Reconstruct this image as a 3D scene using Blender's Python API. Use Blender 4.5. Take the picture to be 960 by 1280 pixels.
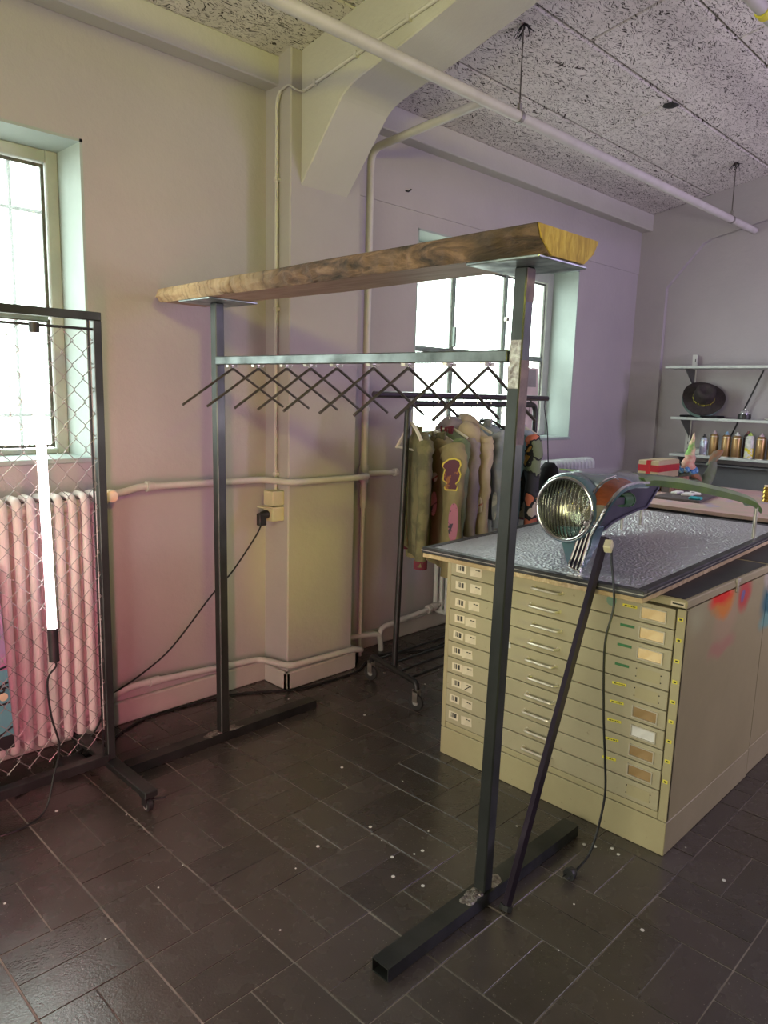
import bpy, bmesh, math, random
from mathutils import Vector, Matrix, noise
random.seed(7)
for o in list(bpy.data.objects): bpy.data.objects.remove(o)
S = bpy.context.scene
COL = S.collection
# ------------------------------------------------------------------ camera
F_PX = 919.518
RIGHT = Vector((0.70491, -0.70876, 0.02749)); DOWN = Vector((-0.09492, -0.13267, -0.98660)); FWD = Vector((0.70292, 0.69286, -0.16080))
cam_d = bpy.data.cameras.new('camera'); cam = bpy.data.objects.new('camera', cam_d); COL.objects.link(cam)
CAM = Vector((0, 0, 1.6))
m = Matrix.Identity(4)
for i in range(3):
    m[i][0] = RIGHT[i]; m[i][1] = -DOWN[i]; m[i][2] = -FWD[i]; m[i][3] = CAM[i]
cam.matrix_world = m
cam_d.sensor_fit = 'AUTO'; cam_d.sensor_width = 36.0; cam_d.lens = F_PX / 1280 * 36.0
cam_d.clip_start = 0.05
S.camera = cam
# ------------------------------------------------------------------ world, lights, exposure
S.view_settings.view_transform = 'Standard'; S.view_settings.look = 'None'
S.view_settings.exposure = -0.2; S.view_settings.gamma = 1.0; S.view_settings.use_curve_mapping = False
W = bpy.data.worlds.new('sky'); S.world = W; W.use_nodes = True
bg = W.node_tree.nodes['Background']; bg.inputs[0].default_value = (0.90, 1.0, 0.96, 1); bg.inputs[1].default_value = 14.0
def area(name, loc, target, sx, sy, power, col, spread=180, portal=False):
    d = bpy.data.lights.new(name, 'AREA'); d.shape = 'RECTANGLE'; d.size = sx; d.size_y = sy
    d.energy = power; d.color = col; d.spread = math.radians(spread)
    o = bpy.data.objects.new(name, d); COL.objects.link(o); o.location = loc
    o.rotation_euler = (Vector(target) - Vector(loc)).to_track_quat('-Z', 'Y').to_euler()
    if portal: d.cycles.is_portal = True
    return o
def spot(name, loc, target, power, col, angle=60, blend=.4, r=.05):
    d = bpy.data.lights.new(name, 'SPOT'); d.energy = power; d.color = col; d.spot_size = math.radians(angle); d.spot_blend = blend; d.shadow_soft_size = r
    o = bpy.data.objects.new(name, d); COL.objects.link(o); o.location = loc
    o.rotation_euler = (Vector(target) - Vector(loc)).to_track_quat('-Z', 'Y').to_euler()
    return o
area('portal_window_left', (0.46, 3.60, 1.94), (0.46, 0, 1.94), 1.95, 1.35, 1, (1, 1, 1), portal=True)
area('portal_window_back', (4.45, 3.60, 1.94), (4.45, 0, 1.94), 1.95, 1.35, 1, (1, 1, 1), portal=True)
area('front_fill', (-2.2, .9, 1.45), (2.4, 1.4, .7), 2.4, 1.6, 74, (1.0, 0.95, 0.72), 130)  # added soft light at the windowless front wall, brightens the cabinet fronts
area('pink_tube_lamp', (0.12, 0.5, 0.75), (1.25, 3.2, 0.6), 0.06, 1.1, 9, (1.0, 0.24, 0.33), 80)
spot('yellow_lamp', (0.2, -0.5, 2.5), (1.95, 3.1, 2.3), 170, (0.98, 0.92, 0.12), 62, .7, .12)
spot('low_yellow_lamp', (1.3, -1.5, 1.0), (2.58, 3.0, .66), 210, (0.92, 0.95, 0.08), 13, .6, .22)
area('violet_lamp', (5.2, -1.8, 2.6), (5.4, 2.6, 1.9), 0.5, 1.2, 62, (0.68, 0.50, 1.0))
area('ceiling_fill', (4.4, -1.6, 1.5), (4.4, 1.6, 3.4), 1.6, .5, 46, (1.0, 0.92, 0.95))  # unseen uplight, added to lift the ceiling boards

# ------------------------------------------------------------------ materials
MATS = {}
def nn(nt, typ, **kw):
    n = nt.nodes.new(typ)
    for k, v in kw.items(): setattr(n, k, v)
    return n
def mixc(nt, fac, a, b, blend='MIX'):
    n = nn(nt, 'ShaderNodeMix', data_type='RGBA', blend_type=blend)
    L = nt.links
    for sock, v in ((n.inputs[0], fac), (n.inputs[6], a), (n.inputs[7], b)):
        if isinstance(v, bpy.types.NodeSocket): L.new(v, sock)
        else: sock.default_value = v if not isinstance(v, tuple) else (*v[:3], 1)
    return n.outputs[2]
def mathn(nt, op, a, b=None, c=None):
    n = nn(nt, 'ShaderNodeMath', operation=op)
    for i, v in enumerate((a, b, c)):
        if v is None: continue
        if isinstance(v, bpy.types.NodeSocket): nt.links.new(v, n.inputs[i])
        else: n.inputs[i].default_value = v
    return n.outputs[0]
def ramp(nt, fac, stops):
    n = nn(nt, 'ShaderNodeValToRGB'); e = n.color_ramp.elements
    while len(e) < len(stops): e.new(0.5)
    for el, (p, c) in zip(e, stops):
        el.position = p; el.color = (*c, 1) if isinstance(c, tuple) else (c, c, c, 1)
    nt.links.new(fac, n.inputs[0]); return n.outputs[0]
def noise_n(nt, vec, scale, detail=4, rough=.55, dist=0):
    n = nn(nt, 'ShaderNodeTexNoise'); n.inputs['Scale'].default_value = scale; n.inputs['Detail'].default_value = detail
    n.inputs['Roughness'].default_value = rough; n.inputs['Distortion'].default_value = dist
    nt.links.new(vec, n.inputs['Vector']); return n.outputs['Fac']
def mapping(nt, vec, scale=(1, 1, 1), rot=(0, 0, 0), loc=(0, 0, 0)):
    n = nn(nt, 'ShaderNodeMapping'); n.inputs['Scale'].default_value = scale; n.inputs['Rotation'].default_value = rot; n.inputs['Location'].default_value = loc
    nt.links.new(vec, n.inputs['Vector']); return n.outputs[0]
def bump(nt, h, strength=.3, dist=.01):
    n = nn(nt, 'ShaderNodeBump'); n.inputs['Strength'].default_value = strength; n.inputs['Distance'].default_value = dist
    nt.links.new(h, n.inputs['Height']); return n.outputs[0]
def new(name):
    mt = bpy.data.materials.new(name); mt.use_nodes = True; nt = mt.node_tree
    b = nt.nodes['Principled BSDF']; tc = nn(nt, 'ShaderNodeTexCoord'); MATS[name] = mt
    return mt, nt, b, tc
def geo_pos(nt): return nn(nt, 'ShaderNodeNewGeometry').outputs['Position']
def pm(name, col, rough=.5, metal=0., col2=None, vs=6., amt=1., bmp=0., bs=60., coat=0., emit=None, es=0., stretch=(1, 1, 1), lo=.35, hi=.65, rvar=0., spec=None):
    mt, nt, b, tc = new(name)
    v = mapping(nt, tc.outputs['Object'], stretch)
    c2 = col2 or tuple(x * .8 for x in col)
    f = noise_n(nt, v, vs, 5)
    f = ramp(nt, f, ((lo, 0.), (hi, 1.)))
    nt.links.new(mixc(nt, f, col, c2), b.inputs['Base Color'])
    b.inputs['Roughness'].default_value = rough; b.inputs['Metallic'].default_value = metal
    if rvar:
        r = mathn(nt, 'MULTIPLY_ADD', f, rvar, rough); nt.links.new(r, b.inputs['Roughness'])
    if spec is not None: b.inputs['Specular IOR Level'].default_value = spec
    if coat: b.inputs['Coat Weight'].default_value = coat; b.inputs['Coat Roughness'].default_value = .08
    if bmp: nt.links.new(bump(nt, noise_n(nt, v, bs, 3), bmp), b.inputs['Normal'])
    if emit: b.inputs['Emission Color'].default_value = (*emit, 1); b.inputs['Emission Strength'].default_value = es
    return mt
# walls: matt off-white plaster, faint trowel relief
def wallmat(name, c1, c2):
    mt, nt, b, tc = new(name); p = geo_pos(nt)
    f = noise_n(nt, p, 1.6, 6, .6); g = noise_n(nt, p, 28, 5, .6)
    nt.links.new(mixc(nt, ramp(nt, f, ((.3, 0.), (.7, 1.))), c1, c2), b.inputs['Base Color'])
    b.inputs['Roughness'].default_value = .78; b.inputs['Specular IOR Level'].default_value = .25
    nt.links.new(bump(nt, mathn(nt, 'ADD', g, mathn(nt, 'MULTIPLY', f, 2.)), .22, .012), b.inputs['Normal'])
    return mt
wallmat('wall_plaster', (.435, .405, .41), (.385, .36, .37))
wallmat('beam_plaster', (.52, .505, .47), (.465, .45, .42))
pm('skirting_paint', (.50, .48, .44), .55, col2=(.44, .42, .39), vs=5, bmp=.06)
pm('reveal_paint', (.36, .42, .405), .6, col2=(.32, .375, .36), vs=5, bmp=.08)
pm('window_frame_paint', (.40, .42, .38), .5, col2=(.33, .35, .32), vs=9)
pm('window_bar_paint', (.20, .25, .23), .5, col2=(.13, .16, .15), vs=9)
pm('gasket', (.05, .05, .045), .7, col2=(.12, .12, .10), vs=40)
# floor tile
mt, nt, b, tc = new('floor_tile'); p = geo_pos(nt)
rnd = nn(nt, 'ShaderNodeObjectInfo').outputs['Random']
base = ramp(nt, rnd, ((0., (.034, .028, .024)), (.4, (.044, .036, .031)), (.75, (.050, .040, .034)), (1., (.062, .052, .045))))
f = noise_n(nt, p, 9, 3, .5); base = mixc(nt, ramp(nt, f, ((.3, 0.), (.75, .4))), base, (.072, .058, .050))
vo = nn(nt, 'ShaderNodeTexVoronoi'); vo.inputs['Scale'].default_value = 95; nt.links.new(p, vo.inputs['Vector'])
spk = mathn(nt, 'LESS_THAN', vo.outputs['Distance'], .13)
sc_ = nn(nt, 'ShaderNodeSeparateColor'); nt.links.new(vo.outputs['Color'], sc_.inputs[0]); gate = mathn(nt, 'GREATER_THAN', sc_.outputs[0], .62)
base = mixc(nt, mathn(nt, 'MULTIPLY', mathn(nt, 'MULTIPLY', spk, gate), .6), base, (.30, .27, .22))
nt.links.new(base, b.inputs['Base Color'])
nt.links.new(mathn(nt, 'MULTIPLY_ADD', f, .22, .15), b.inputs['Roughness'])
b.inputs['Specular IOR Level'].default_value = .8
nt.links.new(bump(nt, mathn(nt, 'ADD', noise_n(nt, p, 130, 3), mathn(nt, 'MULTIPLY', f, 1.5)), .16, .004), b.inputs['Normal'])
pm('grout', (.36, .315, .265), .85, col2=(.11, .09, .08), vs=4)
# wood-wool ceiling boards
mt, nt, b, tc = new('wood_wool'); p = geo_pos(nt)
wv = nn(nt, 'ShaderNodeTexNoise'); wv.inputs['Scale'].default_value = 9; wv.inputs['Detail'].default_value = 2; nt.links.new(p, wv.inputs['Vector'])
va = nn(nt, 'ShaderNodeVectorMath', operation='MULTIPLY_ADD'); nt.links.new(wv.outputs['Color'], va.inputs[0]); va.inputs[1].default_value = (.11, .11, .02); nt.links.new(p, va.inputs[2])
hs = None
for i, (rz, sc) in enumerate(((.35, 1.), (1.75, .9), (2.75, 1.1))):
    q = mapping(nt, va.outputs[0], (21 * sc, 105 * sc, 20), (0, 0, rz), (i * 3.1, i, 0))
    f = noise_n(nt, q, 1.0, 2, .5)
    h = mathn(nt, 'SUBTRACT', 1., mathn(nt, 'ABSOLUTE', mathn(nt, 'MULTIPLY', mathn(nt, 'SUBTRACT', f, .5), 13.)))
    hs = h if hs is None else mathn(nt, 'MAXIMUM', hs, h)
big = noise_n(nt, p, 5, 4, .6)
hs2 = mathn(nt, 'ADD', hs, mathn(nt, 'MULTIPLY', mathn(nt, 'SUBTRACT', big, .5), .55))
pit = ramp(nt, hs2, ((.05, 0.), (.42, 1.)))
colw = mixc(nt, pit, (.075, .064, .058), mixc(nt, ramp(nt, big, ((.35, 0.), (.7, 1.))), (.70, .66, .63), (.58, .545, .52)))
nt.links.new(colw, b.inputs['Base Color']); b.inputs['Roughness'].default_value = .9; b.inputs['Specular IOR Level'].default_value = .1
nt.links.new(bump(nt, pit, .7, .012), b.inputs['Normal'])
pm('ceiling_void', (.05, .045, .04), .95)
# frosted window glass: patterned, partly clear so daylight passes
mt = bpy.data.materials.new('frosted_glass'); mt.use_nodes = True; nt = mt.node_tree; MATS['frosted_glass'] = mt
for n in list(nt.nodes): nt.nodes.remove(n)
out = nn(nt, 'ShaderNodeOutputMaterial'); tr = nn(nt, 'ShaderNodeBsdfTransparent'); tr.inputs[0].default_value = (.95, .98, .96, 1)
tl = nn(nt, 'ShaderNodeBsdfTranslucent'); tl.inputs[0].default_value = (.85, .9, .87, 1); gl = nn(nt, 'ShaderNodeBsdfGlossy'); gl.inputs['Roughness'].default_value = .15
p = geo_pos(nt); vo = nn(nt, 'ShaderNodeTexVoronoi'); vo.inputs['Scale'].default_value = 70; nt.links.new(p, vo.inputs['Vector'])
bn = bump(nt, vo.outputs['Distance'], .8, .01); nt.links.new(bn, tl.inputs['Normal']); nt.links.new(bn, gl.inputs['Normal'])
m1 = nn(nt, 'ShaderNodeMixShader'); m1.inputs[0].default_value = .10; nt.links.new(tr.outputs[0], m1.inputs[1]); nt.links.new(tl.outputs[0], m1.inputs[2])
m2 = nn(nt, 'ShaderNodeMixShader'); m2.inputs[0].default_value = .05; nt.links.new(m1.outputs[0], m2.inputs[1]); nt.links.new(gl.outputs[0], m2.inputs[2]); nt.links.new(m2.outputs[0], out.inputs[0])
# metals / paints
pm('raw_steel', (.085, .090, .087), .36, .8, col2=(.042, .046, .045), vs=5, stretch=(1, 1, .6), rvar=.15, bmp=.03)
pm('steel_face', (.20, .22, .22), .42, .9, col2=(.10, .115, .115), vs=7, rvar=.2)
pm('weld', (.45, .43, .38), .4, .8, col2=(.16, .13, .12), vs=60, bmp=.5, bs=120)
pm('plate_steel', (.42, .48, .47), .35, .85, col2=(.18, .21, .22), vs=14, rvar=.2)
pm('rust_stain', (.21, .15, .15), .6, .4, col2=(.10, .075, .085), vs=18, bmp=.1)
pm('hanger_steel', (.20, .18, .16), .33, .9, col2=(.12, .11, .10), vs=9)
pm('zinc', (.60, .58, .52), .35, .85, col2=(.42, .40, .36), vs=20)
pm('black_metal', (.020, .020, .022), .42, .4, col2=(.035, .034, .036), vs=12)
pm('black_plastic', (.014, .014, .015), .45, col2=(.022, .022, .023), vs=20)
pm('rubber', (.02, .02, .02), .75)
pm('cable_black', (.012, .012, .013), .5)
pm('wire_galv', (.34, .32, .31), .45, .7, col2=(.26, .25, .24), vs=20)
pm('wheel_grey', (.34, .34, .33), .5, col2=(.25, .25, .24))
pm('chrome', (.75, .76, .76), .10, 1., col2=(.68, .69, .70), vs=8)
pm('pipe_paint', (.56, .54, .52), .5, col2=(.49, .47, .45), vs=7, bmp=.03)
pm('pipe_brown', (.40, .35, .31), .45, col2=(.48, .44, .40), vs=3)
pm('radiator_paint', (.62, .57, .55), .42, col2=(.54, .49, .47), vs=5)
pm('radiator_white', (.66, .70, .68), .42, col2=(.58, .62, .60), vs=5)
pm('socket_cream', (.60, .56, .36), .45, col2=(.52, .48, .32))
pm('brass_valve', (.78, .55, .36), .5, .1, col2=(.70, .62, .52), vs=30)
# wood
def woodmat(name, c1, c2, c3, sc, stretch, bmp_=.4, rough=.7):
    mt, nt, b, tc = new(name); p = geo_pos(nt); v = mapping(nt, p, stretch)
    f = noise_n(nt, v, sc, 7, .65, .6); g = noise_n(nt, p, 3.2, 3, .5)
    c = ramp(nt, f, ((.36, c1), (.5, c2), (.64, c3)))
    c = mixc(nt, ramp(nt, g, ((.42, 0.), (.6, .75))), c, c1)
    if name == 'bark_edge':   # pale weathered end, darker bark towards the other end, vertical ridges
        sy = nn(nt, 'ShaderNodeSeparateXYZ'); nt.links.new(p, sy.inputs[0])
        st = noise_n(nt, mapping(nt, p, (3, 30, 4)), 1., 4, .6)
        pale = ramp(nt, st, ((.36, (.16, .10, .05)), (.46, (.42, .29, .16)), (.7, (.55, .41, .25))))
        k = mathn(nt, 'ADD', sy.outputs[1], mathn(nt, 'MULTIPLY', g, .9))
        mr = nn(nt, 'ShaderNodeMapRange'); mr.inputs[1].default_value = 2.5; mr.inputs[2].default_value = 3.25; nt.links.new(k, mr.inputs[0])
        c = mixc(nt, mr.outputs[0], c, pale)
    nt.links.new(c, b.inputs['Base Color']); b.inputs['Roughness'].default_value = rough
    nt.links.new(bump(nt, f, bmp_, .02), b.inputs['Normal']); return mt
woodmat('bark_edge', (.030, .020, .017), (.105, .060, .042), (.22, .13, .085), 7, (2.2, 1., 3.2), .9, .85)
woodmat('slab_wood', (.34, .22, .155), (.42, .285, .205), (.48, .335, .25), 5, (6, .6, 6), .1, .6)
woodmat('end_grain', (.28, .17, .03), (.46, .31, .06), (.60, .44, .12), 16, (3.5, 1, .8), .3, .7)
woodmat('chipboard', (.34, .24, .13), (.46, .34, .20), (.58, .45, .29), 45, (1, 1, 1), .15, .8)
# bench top: chipboard with pale sprayed patches
mt, nt, b, tc = new('paint_board'); p = geo_pos(nt)
f = noise_n(nt, p, 5, 4); g = noise_n(nt, mapping(nt, p, loc=(5, 2, 0)), 7, 4)
c = mixc(nt, ramp(nt, f, ((.42, 0.), (.62, 1.))), (.46, .36, .27), (.56, .36, .33)); c = mixc(nt, ramp(nt, g, ((.58, 0.), (.68, .8))), c, (.36, .31, .42))
nt.links.new(c, b.inputs['Base Color']); b.inputs['Roughness'].default_value = .7
# hammered table sheet
mt, nt, b, tc = new('hammered_sheet'); p = geo_pos(nt)
vo = nn(nt, 'ShaderNodeTexVoronoi', feature='SMOOTH_F1'); vo.inputs['Scale'].default_value = 95; nt.links.new(p, vo.inputs['Vector'])
vo.inputs['Randomness'].default_value = .85
f = noise_n(nt, p, 3, 4)
nt.links.new(mixc(nt, f, (.62, .63, .66), (.72, .73, .75)), b.inputs['Base Color'])
nt.links.new(mathn(nt, 'MULTIPLY_ADD', noise_n(nt, p, 6, 3), .10, .30), b.inputs['Roughness'])
b.inputs['Metallic'].default_value = .9
nt.links.new(bump(nt, vo.outputs['Distance'], 1., .016), b.inputs['Normal'])
pm('edge_trim', (.014, .014, .016), .4, col2=(.05, .05, .055), vs=12)
# cabinet enamel with grime
def enamel(name, c1, c2):
    mt, nt, b, tc = new(name); p = geo_pos(nt)
    f = noise_n(nt, p, 3, 6, .65); sp = noise_n(nt, p, 55, 4, .7)
    c = mixc(nt, ramp(nt, f, ((.35, 0.), (.7, 1.))), c1, c2)
    c = mixc(nt, ramp(nt, sp, ((.66, 0.), (.74, .55))), c, (.10, .085, .05))
    nt.links.new(c, b.inputs['Base Color']); nt.links.new(mathn(nt, 'MULTIPLY_ADD', f, .25, .33), b.inputs['Roughness']); return mt
enamel('cabinet_enamel', (.42, .365, .215), (.36, .31, .18))
enamel('drawer_enamel', (.42, .37, .245), (.37, .325, .21))
# side panel: same enamel, old spray-paint test patches near the top
mt, nt, b, tc = new('cabinet_side_enamel'); p = geo_pos(nt)
f = noise_n(nt, p, 3, 6, .65); c = mixc(nt, ramp(nt, f, ((.35, 0.), (.7, 1.))), (.42, .365, .20), (.36, .31, .165))
wob = nn(nt, 'ShaderNodeTexNoise'); wob.inputs['Scale'].default_value = 7; nt.links.new(p, wob.inputs['Vector'])
vm = nn(nt, 'ShaderNodeVectorMath', operation='MULTIPLY_ADD'); nt.links.new(wob.outputs['Color'], vm.inputs[0]); vm.inputs[1].default_value = (.10, 0, .10); nt.links.new(p, vm.inputs[2])
def blob(c, cx, cz, rx, rz, colr, a=1., soft=.55):
    d = nn(nt, 'ShaderNodeVectorMath', operation='LENGTH')
    mp = mapping(nt, vm.outputs[0], (1 / rx, 0, 1 / rz), loc=(-(cx + .05) / rx, 0, -(cz + .05) / rz)); nt.links.new(mp, d.inputs[0])
    return mixc(nt, ramp(nt, d.outputs['Value'], ((soft, (a,) * 3), (1., 0.))), c, colr)
c = blob(c, 2.52, .86, .10, .09, (.52, .52, .30), .7, .2)
c = blob(c, 2.78, .70, .15, .05, (.50, .24, .18), .8)
c = blob(c, 2.79, .80, .14, .10, (.50, .36, .22), .8)
c = blob(c, 2.74, .86, .13, .06, (.80, .26, .03), .9)
c = blob(c, 2.72, .885, .13, .04, (.90, .035, .02), 1.)
c = blob(c, 2.97, .87, .10, .075, (.62, .06, .06), .9)
c = blob(c, 2.96, .86, .035, .03, (.16, .15, .35), .9)
c = blob(c, 3.30, .78, .14, .12, (.03, .16, .20), .95)
c = blob(c, 3.28, .69, .12, .05, (.20, .42, .36), .9)
c = blob(c, 3.26, .88, .08, .05, (.55, .50, .42), .8)
nt.links.new(c, b.inputs['Base Color']); b.inputs['Roughness'].default_value = .36
pm('seam_black', (.02, .017, .012), .9)
pm('card_buff', (.70, .49, .24), .7, col2=(.80, .62, .36), vs=22, emit=None)
pm('card_brown', (.26, .16, .06), .7, col2=(.34, .22, .10), vs=22)
pm('yellow_tape', (.80, .72, .06), .5, col2=(.70, .62, .05))
pm('green_tape', (.05, .20, .07), .6, col2=(.04, .15, .06), vs=30)
pm('label_ink', (.03, .03, .02), .7)
pm('sticker_paper', (.70, .62, .46), .7, col2=(.62, .54, .40), vs=30)
pm('white_paper', (.72, .70, .66), .7, col2=(.60, .58, .55), vs=30)
pm('handle_metal', (.72, .67, .55), .35, .5, col2=(.60, .55, .44), vs=20)
pm('teal_smear', (.22, .36, .27), .5)
# car paint etc
pm('fender_paint', (.10, .25, .235), .2, .45, col2=(.14, .21, .28), vs=3, coat=1.)
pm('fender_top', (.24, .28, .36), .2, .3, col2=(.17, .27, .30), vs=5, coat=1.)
pm('fender_green', (.17, .30, .06), .28, .4, col2=(.11, .20, .07), vs=5, coat=.8)
pm('fender_inside', (.055, .05, .085), .45, .3, col2=(.03, .03, .05), vs=6)
pm('spring_green', (.045, .16, .05), .35, .2)
pm('pole_violet', (.030, .018, .036), .28, .5, col2=(.022, .014, .028), vs=7, coat=.6)
pm('amber_lens', (.24, .055, .012), .12, 0., col2=(.16, .035, .008), vs=30, stretch=(1, 1, 5), coat=1.)
pm('clear_lens', (.34, .31, .22), .10, .3, col2=(.22, .20, .15), vs=40, stretch=(1, 1, 5), coat=1.)
pm('reflector', (.42, .43, .38), .26, 1., col2=(.30, .30, .20), vs=14)
mt = bpy.data.materials.new('lens_glass'); mt.use_nodes = True; nt = mt.node_tree; b = nt.nodes['Principled BSDF']; MATS['lens_glass'] = mt
b.inputs['Transmission Weight'].default_value = 1.; b.inputs['Roughness'].default_value = .02; b.inputs['IOR'].default_value = 1.45; b.inputs['Base Color'].default_value = (.97, .97, .90, 1)
tcn = nn(nt, 'ShaderNodeTexCoord'); wvn = nn(nt, 'ShaderNodeTexWave'); wvn.bands_direction = 'Y'; wvn.inputs['Scale'].default_value = 22; nt.links.new(tcn.outputs['Object'], wvn.inputs['Vector'])
nt.links.new(bump(nt, wvn.outputs['Fac'], .6, .012), b.inputs['Normal'])
pm('grille_slot', (.02, .015, .035), .3)
pm('plug_cream', (.75, .68, .45), .5)
# tube lamp
mt, nt, b, tc = new('tube_glow'); b.inputs['Base Color'].default_value = (1, .9, .9, 1); b.inputs['Emission Color'].default_value = (1., .80, .82, 1); b.inputs['Emission Strength'].default_value = 9.
# misc
pm('cardboard', (.42, .33, .21), .8, col2=(.36, .28, .17), vs=6)
pm('red_tape', (.42, .02, .025), .35, col2=(.30, .015, .03), vs=20)
pm('shelf_paint', (.58, .62, .58), .5, col2=(.46, .50, .47), vs=14)
pm('shelf_bracket', (.16, .16, .17), .5, .4, col2=(.11, .11, .12))
pm('rail_white', (.66, .66, .62), .5)
pm('grey_board', (.13, .13, .145), .5, col2=(.17, .17, .185), vs=3)
pm('hat_felt', (.020, .015, .014), .8, col2=(.040, .030, .028), vs=30)
pm('hat_teal', (.20, .30, .28), .7)
pm('hat_gold', (.50, .45, .06), .6, col2=(.06, .05, .02), vs=60, lo=.48, hi=.52)
pm('can_gold', (.42, .27, .12), .35, .6, col2=(.32, .20, .09), vs=4)
pm('can_silver', (.55, .66, .74), .35, .4, col2=(.30, .28, .36), vs=18, lo=.47, hi=.53)
pm('can_black', (.03, .025, .03), .4, col2=(.10, .05, .06), vs=20)
pm('can_label_yellow', (.75, .66, .05), .45, col2=(.70, .70, .62), vs=30, lo=.46, hi=.5)
pm('can_white', (.72, .72, .66), .4, col2=(.45, .50, .46), vs=30)
pm('cap_green', (.35, .50, .08), .45); pm('cap_blue', (.25, .45, .60), .45); pm('cap_red', (.25, .08, .08), .45); pm('cap_pink', (.50, .38, .42), .45); pm('cap_white', (.70, .70, .68), .45)
pm('glass_dome', (.55, .55, .56), .1, .5)
pm('horn_paint', (.62, .45, .30), .7, col2=(.20, .38, .10), vs=16, lo=.45, hi=.6, bmp=.3, bs=50)
pm('horn_red', (.50, .20, .16), .7, col2=(.55, .42, .32), vs=30, bmp=.3)
pm('tuft_blue', (.06, .18, .45), .8, col2=(.35, .55, .65), vs=50, lo=.48, hi=.55)
pm('ear_brown', (.30, .13, .07), .8, col2=(.20, .10, .08), vs=20)
pm('creature_grey', (.16, .17, .15), .8, col2=(.10, .14, .07), vs=12)
pm('tail_orange', (.35, .14, .07), .8, col2=(.20, .22, .18), vs=25)
pm('mat_dark', (.075, .06, .06), .6, col2=(.10, .08, .08), vs=8)
pm('cyan_paint', (.03, .40, .45), .5, col2=(.02, .25, .30), vs=30)
pm('gold_glass', (.55, .38, .08), .2, .7, col2=(.25, .15, .03), vs=30)
pm('poster_pink', (.62, .50, .50), .8); pm('poster_grey', (.28, .25, .26), .8); pm('poster_line', (.10, .08, .08), .8); pm('poster_white', (.74, .76, .78), .8)
pm('print_teal', (.13, .38, .40), .6, col2=(.10, .30, .34), vs=3)
pm('print_pink', (.45, .17, .33), .6, col2=(.30, .22, .36), vs=7, lo=.45, hi=.55)
pm('print_black', (.012, .012, .014), .6); pm('print_cream', (.72, .66, .42), .6)
# fabrics
def fab(name, c1, c2, vs=5, lo=.4, hi=.6): return pm(name, c1, .9, 0, c2, vs, bmp=.25, bs=180, lo=lo, hi=hi, spec=.15)
fab('cloth_olive', (.20, .18, .085), (.15, .14, .07)); fab('cloth_khaki', (.30, .255, .14), (.24, .21, .11)); fab('cloth_camo', (.17, .155, .085), (.115, .11, .065), 10, .45, .55)
fab('cloth_green', (.15, .19, .11), (.19, .215, .14)); fab('cloth_maroon', (.18, .035, .05), (.13, .03, .045)); fab('cloth_greypink', (.28, .235, .245), (.22, .19, .20))
fab('cloth_beige', (.46, .38, .27), (.40, .33, .23)); fab('cloth_denim', (.20, .23, .29), (.29, .31, .36), 9); fab('cloth_teal', (.035, .065, .058), (.05, .085, .072), 4)
fab('cloth_pink', (.36, .15, .22), (.30, .12, .19)); fab('cloth_black', (.014, .015, .016), (.025, .025, .027))
fab('cloth_lightdenim', (.45, .45, .44), (.24, .27, .31), 14, .46, .54)
pm('patch_pink', (.42, .16, .24), .8, col2=(.06, .05, .08), vs=38, lo=.60, hi=.62); pm('patch_yellow', (.72, .58, .10), .8); pm('patch_plum', (.11, .035, .055), .8, col2=(.30, .12, .05), vs=28, lo=.58, hi=.62); pm('patch_white', (.55, .48, .42), .8, col2=(.40, .12, .10), vs=50, lo=.55, hi=.6)
pm('hanger_white', (.74, .70, .62), .4)
# colourful printed cloth: abstract patches with dark outlines
mt, nt, b, tc = new('cloth_print'); p = geo_pos(nt)
wob = nn(nt, 'ShaderNodeTexNoise'); wob.inputs['Scale'].default_value = 14; nt.links.new(p, wob.inputs['Vector'])
vm = nn(nt, 'ShaderNodeVectorMath', operation='MULTIPLY_ADD'); nt.links.new(wob.outputs['Color'], vm.inputs[0]); vm.inputs[1].default_value = (.09, .09, .09); nt.links.new(p, vm.inputs[2])
v1 = nn(nt, 'ShaderNodeTexVoronoi'); v1.inputs['Scale'].default_value = 9; nt.links.new(vm.outputs[0], v1.inputs['Vector'])
v2 = nn(nt, 'ShaderNodeTexVoronoi', feature='DISTANCE_TO_EDGE'); v2.inputs['Scale'].default_value = 9; nt.links.new(vm.outputs[0], v2.inputs['Vector'])
sx = nn(nt, 'ShaderNodeSeparateColor'); nt.links.new(v1.outputs['Color'], sx.inputs[0])
cr = ramp(nt, sx.outputs[0], ((0., (.50, .42, .38)), (.22, (.03, .03, .04)), (.4, (.55, .16, .10)), (.55, (.16, .19, .12)), (.7, (.46, .30, .24)), (.85, (.42, .22, .05))))
cr.node.color_ramp.interpolation = 'CONSTANT'
nt.links.new(mixc(nt, mathn(nt, 'LESS_THAN', v2.outputs['Distance'], .05), cr, (.015, .015, .02)), b.inputs['Base Color']); b.inputs['Roughness'].default_value = .9
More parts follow.
